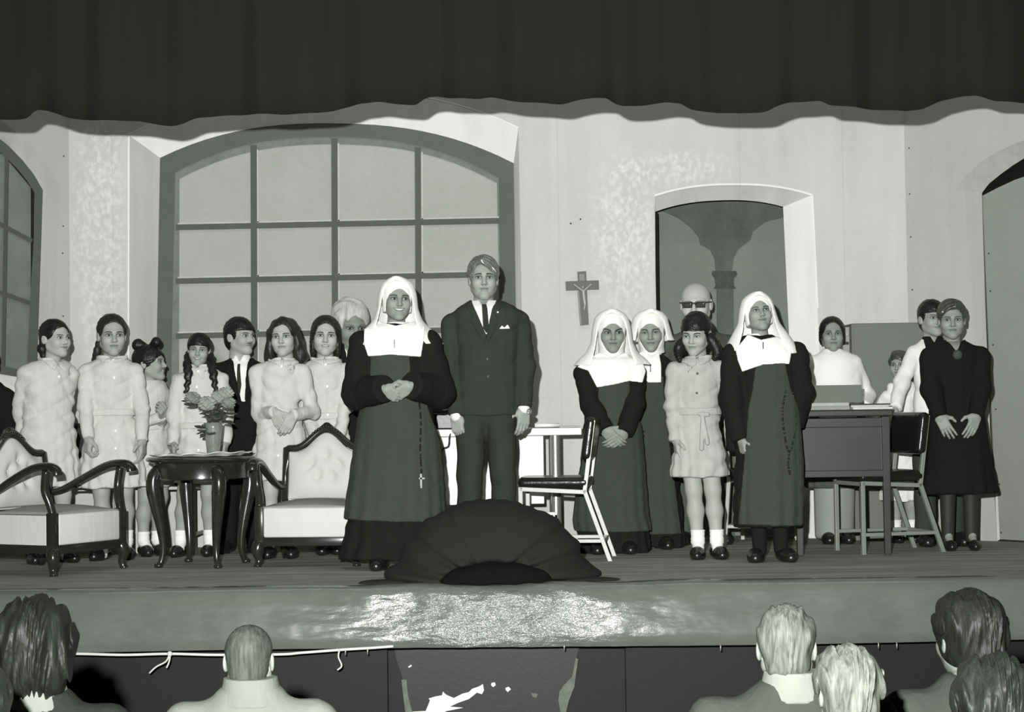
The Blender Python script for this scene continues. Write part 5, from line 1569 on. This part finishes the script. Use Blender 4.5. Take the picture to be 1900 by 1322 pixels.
# the young man in the suit
p = Person('fair haired young man in dark suit with tie and white handkerchief, centre stage', 904, 10.5, 475, 557, 897, hyaw=3, male=True, headw=.96, face=dict(v=.35, brow=.05, gaze=(-.0005, 0), browd=-.1))
suit(p, [(772, 62, 902), (740, 60, 903), (690, 57, 904), (650, 58, 905), (615, 63, 906), (592, 68, 906), (578, 66, 905), (567, 50, 902), (556, 26, 899)], 64,
     (p.pt(846, 766, -.05), p.pt(972, 752, -.03)), M_SUIT,
     [(873, 548), (884, 580), (903, 626), (912, 580), (921, 548)], [[(873, 556), (866, 572), (878, 588), (872, 596), (900, 640), (904, 626), (885, 582)], [(922, 556), (930, 572), (920, 588), (926, 596), (906, 640), (903, 626), (912, 582)]],
     [(894, 566), (903, 566), (905, 576), (908, 612), (903, 621), (897, 610), (895, 576)], pose=('fist', 'relax'), hdir=[(.12, -.15, -1), (-.05, -.15, -1)], hn=[(.5, 1, 0), (-.5, 1, 0)],
     legs=[(-.085, -.12, 0), (.075, .10, 0)], cuffs=True, seed=13, sleeve_r=(.060, .056, .048), h=.0085, shz=601)
p.patch('pocket_handkerchief', p.base, [(926, 613), (932, 606), (936, 610), (942, 604), (947, 612)], .007, .005, M_SHIRT, .004)
p.buttons(p.lf, [(905, 668), (906, 700)], .009, M_BTND, .006)
p.buttons(p.lf, [(924, 582)], .006, M_RIBBON, .010)
bm = NB(); lathe(bm, [(.001, -.004), (.016, -.004), (.018, 0), (.016, .004), (.001, .004)], 16)
o = obj('wrist_watch', bm, M_CHROME, p.root, True); o.location = p.pt(982, 764, -.06); o.rotation_euler = (math.radians(60), 0, .5); o['label'] = 'round metal wrist watch'
s = hair_cap(.015, -.06, True, face_cut(.082, .064))
s.u(cone((-.012, -.078, .092), (.064, -.064, .034), .017, .015), .014).u(cone((-.02, -.072, .094), (-.074, -.040, .050), .013, .010), .012)
s.u(cone((.066, -.062, .028), (.074, -.035, .005), .014, .008), .012)
s.cut(cone((-.020, -.13, .108), (-.020, .0, .132), .009, .010), .010)
s.disp = swept(.0022, 300, -.02)
p.hpart('hair', s, .0045, H_BLOND); p.finish()

# bald man with sunglasses in the doorway
p = Person('bald man with dark glasses and grey suit standing in the doorway', 1296, 11.78, 525, 604, 1291, hyaw=-12, hpitch=6, male=True, headw=1.03, hair_th=.002, face=dict(v=.50, brow=.3))
suit(p, [(800, 54), (760, 54), (700, 56), (660, 62), (640, 60), (625, 44), (612, 26)], 58, (p.pt(1236, 790, 0), p.pt(1360, 790, 0)), M_SUITG,
     [(1280, 600), (1290, 630), (1296, 650), (1302, 630), (1310, 600)], None, None, legs=[(-.085, -.10, 0), (.085, .13, 0)], seed=14, tmat=M_SUITG)
s = hair_cap(.004, -.07, True, (lambda P: np.maximum(P[:, 1] - .03, -9)), .01); s.cap(half((0, 0, 1), .035), .01)
p.hpart('hair', s, .005, H_BROWN)
def specs(p):
    g = Sh()
    for e in (-1, 1):
        g.u(rbox((e * .033, -.098, .002), (.027, .005, .017), .004))
    g.u(cone((-.012, -.100, .010), (.012, -.100, .010), .0045)).u(cone((-.058, -.096, .012), (-.082, .0, .010), .004)).u(cone((.058, -.096, .012), (.082, .0, .010), .004))
    for e in (-1, 1): g.cut(rbox((e * .033, -.106, .001), (.022, .006, .012), .003))
    p.hpart('glasses_frame', g, .003, M_BLK)
    l = Sh()
    for e in (-1, 1): l.u(rbox((e * .033, -.0975, .001), (.022, .0035, .012), .003))
    p.hpart('glasses_lens', l, .003, mat('smoked_glass', .035, .15, .5, .05))
specs(p); p.finish()

# boy in white coat
p = Person('dark haired boy in open white coat leaning on the desk behind the woman in black', 1740, 11.36, 556, 624, 1730, hyaw=10, male=True, face=dict(v=.34, gaze=(.001, 0)))
suit(p, [(800, 50), (760, 46), (720, 44), (680, 44), (652, 44), (638, 36), (628, 22, 1732)], 40, (p.pt(1662, 756, -.16), p.pt(1785, 790, -.05)), M_COAT,
     [(1712, 622), (1716, 660), (1722, 720), (1750, 720), (1750, 622)], None, None, legs=[(-.075, -.09, 0), (.075, .09, 0)], tmat=M_TROUS, shirtm=M_BLKCL, seed=15, pose=('flat', 'relax'), hdir=[(-.3, -.3, -.8), None], sleeve_r=(.052, .048, .042), shz=656)
p.hpart('hair', hair_cap(.013, -.07, True, fringe_cut(.034, .066), .004), .0045, H_BLACK); p.finish()
# ---------------------------------------------------------------- nuns
NG = 'nuns in white veils'
def nun(p, st, shw, wr, apron_top, apron_bot, bib, bibx, veil, sleeve_r=(.070, .078, .070), hands=True, pose=('relax', 'relax'), hdir=None, hn=None, bend=None, seed=0, ratio=.70, apron_pix=None, opening=(.057, .078, -.022), rosary=None, feet=None, shz=None, waist=None, veil_open=None, bib_off=.014, coif_low=-.135, cross_pin=None, veil_cut=None, pleat=.035, veil_dx=0.0):
    zmax = max(t[0] for t in st)
    lf = p.loft(st, ratio, (18, pleat, p.xz(p.px, zmax)[1], p.xz(p.px, waist or 760)[1], seed))
    sz = p.neckz - .10 if shz is None else p.xz(p.px, shz)[1]
    J = []
    for i, sd in enumerate((-1, 1)):
        w_ = wr[i] if wr[i] is not None else (sd * .10, .10, .55 * p.H)
        J.append(p.arm(sd, (sd * shw * p.Y / F, 0, sz), w_, bend[i] if bend else (0, .4, -.3)))
    S_ = tiered(p, lf, J, sleeve_r, .006, seed, .02)
    p.gar = imp('habit', S_, .0095, M_HABIT, p.root)
    # lighter apron with bib over the habit
    ab = Sh().u(Loft(lf.st, lf.pleat, 0.0)); ab.disp = folds(.002, seed)
    pix = apron_pix
    poly = poly_xz([p.xz(x, y) for x, y in pix], -9, .06)
    imp('apron', Sh().u(shell(ab, .010, .006)).cap(poly), .0075, M_APRON, p.root)
    # white bib on the chest
    bs = Sh().u(Loft(lf.st, None, 0.0))
    for j in J: sleeve(bs, j, sleeve_r, .04)
    bs.u(cone((p.hc[0], p.hc[1] + .02, p.neckz + .03), (p.hc[0], .01, p.neckz - .05), .062, .075), .03)
    p.patch('bib', bs, bib, bib_off, .006, M_WHITE, .0058, .03)
    nb = Loft([(p.neckz - .07, p.hc[0], p.hc[1] * .5 + .010, .100, .092), (p.neckz - .02, p.hc[0], p.hc[1] + .018, .074, .072), (p.neckz + .022, p.hc[0], p.hc[1] + .02, .062 * p.hs, .062 * p.hs)])
    imp('neck_band', Sh().u(nb), .007, M_WHITE, p.root)
    # coif round the face
    ow, oh, oz = opening
    c = Sh().u(ell((0, .016, .036), (.087, .106, .093))).u(ell((0, -.005, -.05), (.076, .080, .075)), .03).u(cone((0, .02, -.06), (0, .03, -.19), .068, .085), .03)
    def fo(P):
        x, y, z = P.T
        k = np.sqrt((x / ow) ** 2 + ((z - oz) / oh) ** 2)
        return np.maximum((k - 1) * .06, y + .015).astype(f32)
    c.cut(fo, .004); c.cap(half((0, 0, -1), -coif_low))
    p.hpart('coif', c, .0046, M_WHITE)
    # veil: a hood that flares to the shoulders, in person space following the head position
    zs_, ws_, ds_ = zip(*veil)
    k = p.hs
    L = Loft([(p.hc[2] + z * k, p.hc[0] + veil_dx * max(0, -z), p.hc[1] + .022 + dd_, w * k, (.105 + .25 * max(0, -z)) * k) for z, w, dd_ in veil])
    V = Sh().u(shell(L, -.004, .0065))
    vo = veil_open or ((-.30, .19), (-.2, .13), (-.1, .098), (0, .082), (.05, .074), (.085, .052), (.104, .004))
    zo, wo = np.array(vo).T
    def op(P):
        z = (P[:, 2] - p.hc[2]) / k; x = (P[:, 0] - p.hc[0]) / k; y = (P[:, 1] - p.hc[1]) / k
        w = np.interp(z, zo, wo)
        return np.maximum(np.maximum((np.abs(x) - w) * .8, y - .02 - np.maximum(0, -z) * .1), (z - zo[-1]) * .7).astype(f32)
    V.cut(op, .006)
    V.cap(half((0, 0, -1), -(p.hc[2] + min(zs_) * k + .012)))
    if veil_cut: V.cut(veil_cut)
    V.disp = lambda P: (.0025 * np.sin(46 * P[:, 0] + 20 * P[:, 1]) * np.clip((p.hc[2] - P[:, 2]) * 8, 0, 1)).astype(f32)
    imp('veil', V, .0058, M_WHITE, p.root)
    for i, sd in enumerate((-1, 1)):
        if hands and wr[i] is not None:
            sh, e_, w_ = J[i]
            d = (w_ - e_) if not (hdir and hdir[i]) else np.array(hdir[i], float)
            p.hand(sd, w_, d, (-sd, .3, 0) if not (hn and hn[i]) else hn[i], pose[i])
    if cross_pin:
        x, z = p.xz(*cross_pin); yy = lf.front(z, x) - bib_off - .012
        bm = NB(); bx(bm, (0, 0, 0), (.006, .005, .045), None, .001); o = obj('pin', bm, M_BLK, p.root); o.location = (x, yy, z)
    if rosary:
        bm = NB()
        for (x, y, *r_) in rosary:
            lx, lz = p.xz(x, y); yy = lf.front(lz, lx) - .022
            rr = bmesh.ops.create_icosphere(bm, subdivisions=1, radius=.0075); bmesh.ops.translate(bm, vec=(lx, yy, lz), verts=rr['verts'])
        obj('rosary', bm, M_BEAD, p.root, True)
    for (x, fy, turn) in feet or [(-.08, -.06, -8), (.08, -.06, 8)]: p.shoe(x, fy, turn, M_SHOE, 1.1)
    p.core(lf, -.03); p.head_mesh(); p.lf = lf; p.J = J
    return p
def beads(pts, n):
    out = []; sp = spline([(x, y, 0) for x, y in pts], 12); L = [0]
    for a, b in zip(sp, sp[1:]): L.append(L[-1] + (b - a).length)
    for i in range(n):
        t = L[-1] * i / (n - 1); k = min(np.searchsorted(L, t), len(sp) - 1); out.append((sp[k].x, sp[k].y))
    return out
# main nun
p = Person('smiling nun in white veil and bib with clasped hands, nearest the fair haired young man', 735, 10.27, 512, 595, 737, hyaw=12, hroll=2, group=NG, hair_th=.022, face=dict(v=.30, smile=1.0, teeth=1.0, gaze=(.003, .0)))
nun(p, [(1036, 98, 726), (1000, 92, 729), (960, 88, 733), (880, 80, 736), (800, 70, 738), (740, 62, 738), (700, 60, 737), (660, 64, 736), (630, 62, 736), (612, 50, 736), (600, 28, 737)], 60,
    (p.pt(712, 722, -.22), p.pt(764, 716, -.22)), None, None,
    [(702, 597), (677, 612), (678, 640), (686, 663), (730, 660), (755, 662), (783, 664), (788, 632), (790, 605), (770, 597), (737, 606)], None,
    [(.125, .030, 0), (.112, .062, 0), (.085, .088, 0), (.03, .104, 0), (-.05, .112, .0), (-.11, .135, 0), (-.17, .185, 0), (-.26, .262, .01)],
    pose=('fist', 'fist'), hdir=[(.75, -.15, -.45), (-.75, -.15, -.45)], hn=[(.3, 1, .3), (-.3, 1, .3)], seed=21,
    bend=[(-.1, .45, -.6), (.1, .45, -.6)], sleeve_r=(.082, .094, .078), waist=760,
    apron_pix=[(690, 655), (762, 655), (766, 712), (792, 745), (830, 860), (845, 968), (630, 962), (640, 860), (672, 745), (688, 712)],
    rosary=beads([(778, 735), (783, 780), (782, 830), (785, 880)], 26), cross_pin=(735, 640), opening=(.067, .104, -.048), coif_low=-.07, feet=[(-.09, -.09, -6), (.1, -.09, 10)])
M_CRSV = mat('pewter', .10, .4, .5, .2, 20, metal=.3)
bm = NB(); bx(bm, (0, 0, 0), (.012, .005, .08), None, .001); bx(bm, (0, 0, .014), (.042, .005, .011), None, .001)
o = obj('rosary_cross', bm, M_CRSV, p.root); x, z = p.xz(784, 891); o.location = (x, p.lf.front(z, x) - .022, z)
p.finish()
# small nun front
p = Person('short frowning nun in wide white cape veil beside the metal chair', 1133, 11.13, 573, 652, 1135, hyaw=2, hpitch=8, group=NG, hair_th=.022, face=dict(v=.28, brow=.03, gaze=(.003, .001), browd=.25))
nun(p, [(1030, 70, 1140), (990, 66, 1140), (960, 64), (880, 58), (800, 52), (745, 46), (710, 48), (685, 52), (672, 46), (662, 26)], 50,
    (p.pt(1122, 797, -.17), p.pt(1160, 802, -.17)), None, None,
    [(1112, 655), (1086, 668), (1070, 682), (1090, 689), (1106, 720), (1140, 714), (1165, 708), (1190, 711), (1197, 690), (1190, 668), (1160, 655), (1136, 664)], None,
    [(.125, .035, 0), (.112, .070, 0), (.08, .096, 0), (.02, .110, 0), (-.06, .120, .0), (-.12, .150, 0), (-.17, .20, 0), (-.205, .23, 0)],
    pose=('relax', 'relax'), hdir=[(.55, -.25, -.6), (-.65, -.25, -.55)], hn=[(.1, 1, .3), (-.1, 1, .3)], seed=22, bend=[(-.1, .45, -.4), (.1, .45, -.4)], sleeve_r=(.060, .066, .056), waist=770,
    apron_pix=[(1108, 700), (1165, 700), (1170, 745), (1190, 790), (1205, 900), (1208, 985), (1060, 985), (1070, 900), (1092, 790), (1108, 745)], opening=(.060, .082, -.028))
p.finish()
# nun behind
p = Person('nun in white veil with lowered eyes standing behind the short frowning nun', 1208, 11.46, 573, 650, 1207, hyaw=-6, hpitch=10, hroll=-2, group=NG, hair_th=.022, face=dict(v=.29, open_=.6, gaze=(0, -.002)))
nun(p, [(1018, 60, 1212), (960, 56, 1212), (880, 52), (800, 46), (745, 42), (710, 44), (685, 48), (672, 42), (660, 24)], 44,
    (None, None), None, None,
    [(1190, 652), (1175, 665), (1180, 690), (1200, 711), (1224, 711), (1224, 680), (1222, 655), (1207, 662)], None,
    [(.125, .035, 0), (.112, .074, 0), (.08, .100, 0), (.03, .112, 0), (-.03, .128, .0), (-.07, .15, 0)],
    seed=23, sleeve_r=(.055, .055, .045), apron_pix=[(1185, 700), (1228, 700), (1232, 760), (1262, 990), (1150, 990), (1170, 760)], opening=(.060, .082, -.028), waist=770,
    rosary=beads([(1192, 800), (1190, 850), (1193, 890)], 12), cross_pin=(1204, 685), feet=[(.06, -.06, 8), (-.06, -.06, -8)])
p.finish()
# right nun
p = Person('nun in white veil with raised eyes and long rosary in front of the desk', 1422, 10.42, 540, 617, 1406, hyaw=6, hpitch=-10, hroll=-5, group=NG, hair_th=.022, face=dict(v=.31, smile=.5, gaze=(.001, .003)))
nun(p, [(978, 62, 1424), (940, 64, 1424), (880, 62, 1424), (800, 58, 1424), (745, 52, 1424), (700, 54, 1424), (670, 58, 1420), (650, 54, 1415), (635, 44, 1410), (622, 26, 1406)], 58,
    (p.pt(1375, 815, -.06), p.pt(1474, 790, .02)), None, None,
    [(1385, 622), (1361, 650), (1365, 670), (1373, 691), (1410, 678), (1445, 676), (1459, 677), (1466, 645), (1440, 625), (1408, 632)], None,
    [(.125, .030, 0), (.110, .062, 0), (.08, .088, 0), (.02, .104, 0), (-.06, .122, .0), (-.13, .165, 0), (-.20, .215, 0), (-.255, .25, .01)],
    hands=True, pose=('fist', 'fist'), seed=24, sleeve_r=(.072, .080, .062), bend=[(-.3, .5, -.2), (.5, .5, -.2)], waist=770, veil_dx=.12,
    apron_pix=[(1398, 665), (1450, 668), (1462, 720), (1480, 760), (1490, 860), (1486, 975), (1366, 972), (1376, 860), (1384, 760), (1392, 720)],
    rosary=beads([(1452, 728), (1446, 760), (1448, 800), (1458, 838), (1470, 800), (1472, 760), (1468, 730)], 40) + beads([(1458, 838), (1456, 860), (1459, 878)], 8), cross_pin=(1410, 644), opening=(.067, .108, -.048), coif_low=-.07)
p.finish()
sk = Sh()
# dark stockings under the habit hem of the right nun
p2 = p
for x in (-.05, .07):
    imp('stocking', Sh().u(cone((x, .02, .26), (x, .0, .06), .05, .04)), .01, M_HABIT, p2.root)

# ---------------------------------------------------------------- girl with fringe in front
p = Person('girl in belted pale smock with fringe and bunches looking down before the bald man', 1297, 10.62, 580, 656, 1291, hyaw=-22, hpitch=14, hroll=2, group=LG, face=dict(v=.40, open_=.6, gaze=(-.002, -.003), brow=.04))
girl(p, [(886, 57, 1298), (850, 52, 1298), (800, 46), (765, 41), (720, 44), (690, 46), (676, 40), (664, 22)], 43, (p.pt(1254, 815, -.03), None), ('relax', 'relax'), seed=7, belt=764, pleat=.045, mat_=M_SMOCK2, hem_n=14,
     legs=[(-.055, -.02, -.03, -8, M_SOCK, M_SHOE), (.055, .09, -.03, 8, M_SOCK, M_SHOE)], bend=[(0, .6, -.2), (.3, .6, -.2)], hdir=[(.1, -.15, -1), None], sleeve_r=(.056, .050, .042))
p.buttons(p.lf, [(1291, 694), (1290, 730)], .007, M_BTND, .004)
g = Sh()
a = np.array(p.xz(1300, 768)); yb_ = p.lf.front(a[1], a[0]) - .016
g.u(cone((a[0] - .02, yb_, a[1]), (a[0] + .03, yb_, a[1] - .005), .010, .014)).u(cone((a[0], yb_ - .002, a[1]), (a[0] - .01, yb_ - .02, a[1] - .2), .010, .014), .006).u(cone((a[0], yb_ - .002, a[1]), (a[0] + .025, yb_ - .02, a[1] - .17), .010, .013), .006)
imp('belt_bow', g, .006, M_SMOCK2, p.root)
p.hpart('hair', hair_cap(.013, -.06, True, fringe_cut(.030, .064), .004), .0045, H_BLACK)
for e, pts_ in ((-1, [(1262, 640), (1258, 655), (1262, 672)]), (1, [(1318, 628), (1328, 645), (1330, 660), (1322, 668)])):
    a = p.hw([[e * .075, .035, -.03]])[0]
    pp_ = [a] + [p.pt(x, y, -.02) for x, y in pts_]; f = Sh()
    sp = spline(pp_, 5)
    for i, q in enumerate(sp):
        t = i / (len(sp) - 1); f.u(ell(tuple(q), (.024 * math.sin(math.pi * (.2 + .75 * t)) + .004,) * 3), .012)
    f.disp = strands(.002); imp('hair_bunch', f, .005, H_BLACK, p.root)
p.finish()

# ---------------------------------------------------------------- right side figures
p = Person('dark haired girl in white high necked pullover behind the desk', 1548, 11.62, 587, 652, 1544, hyaw=-4, hpitch=0, face=dict(v=.28, gaze=(-.002, 0)))
lf = p.loft([(1000, 42), (850, 46), (760, 52), (720, 52), (690, 50), (668, 46), (658, 36), (650, 20)], .66)
J = [p.arm(-1, (-.13, 0, p.neckz - .055), p.pt(1506, 760, -.12)), p.arm(1, (.13, 0, p.neckz - .055), p.pt(1602, 756, -.10))]
S_ = tiered(p, lf, J, (.055, .052, .048), .003, 31)
S_.u(Loft([(p.neckz - .05, p.hc[0], .015, .085, .08), (p.neckz, p.hc[0], .014, .064, .066), (p.neckz + .045, p.hc[0], .012, .060, .064)]), .02)
S_.cap(half((0, 0, -1), -.62))
imp('pullover', S_, .0095, M_KNIT, p.root)
lfs = p.loft([(905, 56), (840, 52), (780, 46), (760, 44)], .7, (14, .05, .4, .75, 0)); imp('skirt', Sh().u(lfs), .012, M_SUITG, p.root)
for x in (-.06, .06): p.leg(x, .5, 0, True, 0, M_SOCK, M_SHOE)
p.core(lf); p.head_mesh(); p.hand(-1, J[0][2], (0, -.2, -1), (1, 0, 0)); p.hand(1, J[1][2], (0, -.2, -1), (-1, 0, 0))
s = hair_cap(.010, -.05, False, face_cut(.082, .054))
for e in (-1, 1): s.u(ell((e * .074, .02, -.02), (.014, .04, .05)), .015)
s.ops.append((1, face_cut(.082, .054), .006))
p.hpart('hair', s, .0045, H_BLACK); p.finish()

# half hidden child
p = Person('child with wavy brown hair half hidden behind the white coat', 1674, 11.6, 650, 704, 1669, hyaw=-25, face=dict(v=.30))
girl(p, [(930, 42), (850, 36), (790, 32), (745, 32), (725, 34), (715, 26), (708, 16)], 26, (p.pt(1650, 790, -.05), None), seed=8, mat_=M_COAT, sleeve_r=(.042, .038, .032), colr=False, shz=735,
     legs=[(-.05, -.05, 0, 0, M_SOCK, M_SHOE), (.05, .05, 0, 0, M_SOCK, M_SHOE)])
s = hair_cap(.016, -.08, False, face_cut(.05, .056)); s.disp = lambda P: (.005 * np.sin(60 * P[:, 2] + 40 * P[:, 0])).astype(f32)
p.hpart('hair', s, .005, H_BROWN); p.finish()

# woman in black
p = Person('woman in plain black dress with brooch and hands held in front, farthest right', 1775, 10.94, 556, 628, 1766, hyaw=-10, hpitch=4, face=dict(v=.30, gaze=(-.002, 0), brow=.08))
lf = p.loft([(916, 72, 1778), (860, 62, 1778), (800, 56, 1776), (750, 50, 1774), (700, 50, 1772), (665, 52, 1772), (648, 46, 1770), (634, 24, 1768)], .66, (12, .05, .33, .75, 1.0))
J = [p.arm(-1, (-.150, 0, p.neckz - .085), p.pt(1743, 772, -.15), (-.05, .5, -.3)), p.arm(1, (.150, 0, p.neckz - .085), p.pt(1812, 770, -.15), (.05, .5, -.3))]
S_ = tiered(p, lf, J, (.064, .064, .046), .003, 32)
S_.cut(poly_xz([p.xz(x, y) for x, y in ((1752, 625), (1768, 655), (1786, 625))], -9, .0), .004)
imp('dress', S_, .0095, M_BLKCL, p.root)
for pix in ([(1750, 630), (1758, 640), (1767, 656), (1760, 660), (1746, 642)], [(1788, 630), (1778, 640), (1769, 656), (1775, 660), (1792, 642)]): p.patch('collar', Sh().u(lf), pix, .005, .005, M_BLKCL, .005)
bm = NB(); lathe(bm, [(.001, -.006), (.026, -.006), (.03, 0), (.022, .008), (.001, .012)], 16)
o = obj('brooch', bm, mat('brooch', .06, .7, .3, .4, 60), p.root, True); x, z = p.xz(1768, 660); o.location = (x, lf.front(z, x) - .012, z); o.rotation_euler = (math.radians(90), 0, 0)
for i, sd in enumerate((-1, 1)): p.hand(sd, J[i][2], (-sd * .45, -.3, -1), (-sd * .2, 1, .2), 'flat')
for x, fx in ((-.06, -.065), (.07, .075)):
    p.leg(x, .5, -.02, True, 0, None, M_SHOE, fx=fx, scale=.72)
    imp('stocking', Sh().u(cone((x, -.008, .42), ((x + fx) / 2, -.010, .27 * p.H), .062, .049)).u(cone(((x + fx) / 2, -.006, .27 * p.H), (fx, .004, .07), .050, .037), .03), .009, mat('dark_stocking', .03, .6, .3, .1), p.root)
p.lf = lf; p.core(lf); p.head_mesh()
s = hair_cap(.014, -.06, True, face_cut(.074, .064)); s.u(ell((0, .06, .05), (.07, .06, .055)), .02).u(cone((.02, -.07, .085), (-.062, -.058, .045), .016, .012), .012); s.disp = swept(.0028, 290, .03)
p.hpart('hair', s, .0045, H_BROWN); p.finish()

# ---------------------------------------------------------------- audience, seen from behind
AG = 'spectators seen from behind'
M_TWEED = cloth('light_striped_shirt', .16, 300, False); M_DKJ = cloth('dark_jacket', .022, 300); M_GRJ = cloth('grey_jacket', .05, 300)
BASE = -1.03
M_BENCH = mat('bench_wood', .03, .6, .3)
def bench(Y, x0, x1, label):
    r = empty('wooden_bench', ((x0 + x1) / 2, Y, BASE), 0, label, 'bench')
    L = x1 - x0
    bm = NB(); bx(bm, (0, 0, .415), (L, .30, .035), None, .005); obj('seat', bm, M_BENCH, r)
    for s in (-1, 1):
        bm = NB(); bx(bm, (s * (L / 2 - .1), 0, .20), (.05, .32, .40), None, .004); obj('leg', bm, M_BENCH, r)
    return r
def spectator(label, px, Y, top, chin, hyaw, garment, hairf, hm, h=.0055, tilt=0, shw=.2, shy=None, male=True, col=None, face=None, roll=0):
    p = Person(label, px, Y, top, chin, None, yaw=180, hyaw=180 + hyaw, hpitch=tilt, hroll=roll, male=male, base=BASE, group=AG, face=face or dict(v=.22))
    nz = p.neckz + .05
    st = [(.44, 0, .03, .18, .15), (.6, 0, .02, .16, .12), (nz - .22, 0, .02, shw - .03, .13), (nz - .10, 0, .02, shw - .02, .11), (nz - .045, 0, .02, shw * .62, .085), (nz + .0, 0, .02, .075, .07)]
    lf = Loft(st)
    J = [p.arm(sd, (sd * (shw - .02), .02, nz - .10), (sd * .12, -.27, .62), (sd * .5, .4, -.5), .29, .26) for sd in (-1, 1)]
    S_ = Sh().u(lf)
    for j in J: sleeve(S_, j, (.062, .056, .045), .05)
    for sd in (-1, 1): S_.u(cone((sd * .09, .02, .52), (sd * .11, -.32, .50), .085, .07), .04).u(cone((sd * .11, -.32, .50), (sd * .11, -.32, .06), .065, .05), .03)
    S_.disp = folds(.003, abs(int(px)))
    imp('clothes', S_, .013, garment, p.root)
    if col: 
        c = Loft([(nz - .045, 0, .02 + p.hc[1], .090, .082), (nz - .01, 0, .022 + p.hc[1], .070, .068), (nz + .016, 0, .024 + p.hc[1], .064, .064)]); imp('shirt_collar', Sh().u(shell(c, 0, .006, c.bb)), .006, col, p.root)
    for i, sd in enumerate((-1, 1)): p.hand(sd, J[i][2], J[i][2] - J[i][1], (0, .2, -1))
    for sd in (-1, 1): p.shoe(sd * .11, -.34, 0, M_SHOE, 1.2)
    cr_ = Sh().u(Loft(lf.st, None, -.03)).u(cone((p.hc[0], p.hc[1] + .03, p.neckz + .03), (0, .02, p.neckz - .12), .05, .06), .02)
    for j in J: cr_.u(cone(j[0], j[1], .035), .02).u(cone(j[1], j[2], .035, .02), .02)
    p.mesh(cr_, .016)
    p.head_mesh(); p.hpart('hair', hairf, h, hm); p.finish()
    return p
def wavy(a, f=46):
    return lambda P: (a * np.sin(f * P[:, 2] + 20 * np.sin(25 * P[:, 0])) * np.sin(f * .8 * P[:, 0] + 20 * P[:, 1]) + a * .5 * np.sin(2.3 * f * P[:, 0] + 40 * P[:, 2])).astype(f32)
H_AUD1 = hairmat('hair_aud_dark', .013, 1.0, .55, .3); H_AUD2 = hairmat('hair_crew', .06, 1.0, .65, .2); H_AUD3 = hairmat('hair_blond', .12, 1.2, .65, .2); H_AUD4 = hairmat('hair_light_mixed', .13, 1.4, .65, .2); H_AUD5 = hairmat('hair_aud_brown', .02, 1.2, .55, .3)
# crew-cut boy
s = hair_cap(.004, -.095, True, face_cut(.06, .066)); s.disp = strands(.001, 200)
spectator('crew cut boy with protruding ears and light shirt in the audience', 463, 4.85, 1155, 1288, 0, M_TWEED, s, H_AUD2, tilt=0, shw=.19, col=M_TWEED)
# curly dark woman left
s = hair_cap(.026, -.085, False, face_cut(.05, .06)); s.u(ell((0, .05, -.05), (.098, .07, .07)), .03); s.disp = wavy(.010, 38)
spectator('spectator with big dark wavy hair and white collar in the lower left corner', 70, 4.7, 1118, 1290, 4, M_DKJ, s, H_AUD1, shw=.2, male=False, col=cloth('collar_white', .2, 300, False))
# sliver at the left edge
s = hair_cap(.018, -.11, False, face_cut(.05, .06)); s.disp = wavy(.005)
spectator('spectator of whom only a sliver of dark hair shows at the left edge', -42, 3.85, 1228, 1395, 10, M_DKJ, s, H_DARK, male=False)
# blond man
s = hair_cap(.010, -.085, True, face_cut(.055, .06)); s.disp = wavy(.005, 60)
spectator('fair haired man with short hair and dark jacket in the audience at right', 1459, 4.6, 1120, 1275, -8, M_GRJ, s, H_AUD3, shw=.22, col=cloth('collar_white', .2, 300, False))
# light mixed hair, closer
s = hair_cap(.016, -.10, False, face_cut(.055, .06)); s.disp = wavy(.009, 46)
spectator('spectator with pale tousled hair nearest the camera between the other heads', 1572, 3.9, 1198, 1362, 6, M_GRJ, s, H_AUD4, shw=.2, male=False)
# dark hair right
s = hair_cap(.020, -.11, False, face_cut(.05, .06)); s.disp = wavy(.007, 40)
spectator('spectator with neat dark wavy hair at the lower right', 1796, 4.75, 1100, 1262, 12, M_GRJ, s, H_AUD1, shw=.2, male=False)
s = hair_cap(.022, -.11, False, face_cut(.05, .06)); s.disp = wavy(.010, 42)
spectator('spectator with dark curls cut by the lower right corner', 1850, 3.38, 1222, 1428, -5, M_DKJ, s, H_AUD5, shw=.2, male=False)
bench(4.72, -1.9, -.3, 'wooden bench under the spectators at the left')
bench(4.62, .3, 2.2, 'wooden bench under the spectators at the right')
bench(3.85, -1.9, .98, 'long wooden bench in front of the first audience row')
bench(3.36, .6, 1.6, 'short wooden bench under the spectator in the lower right corner')
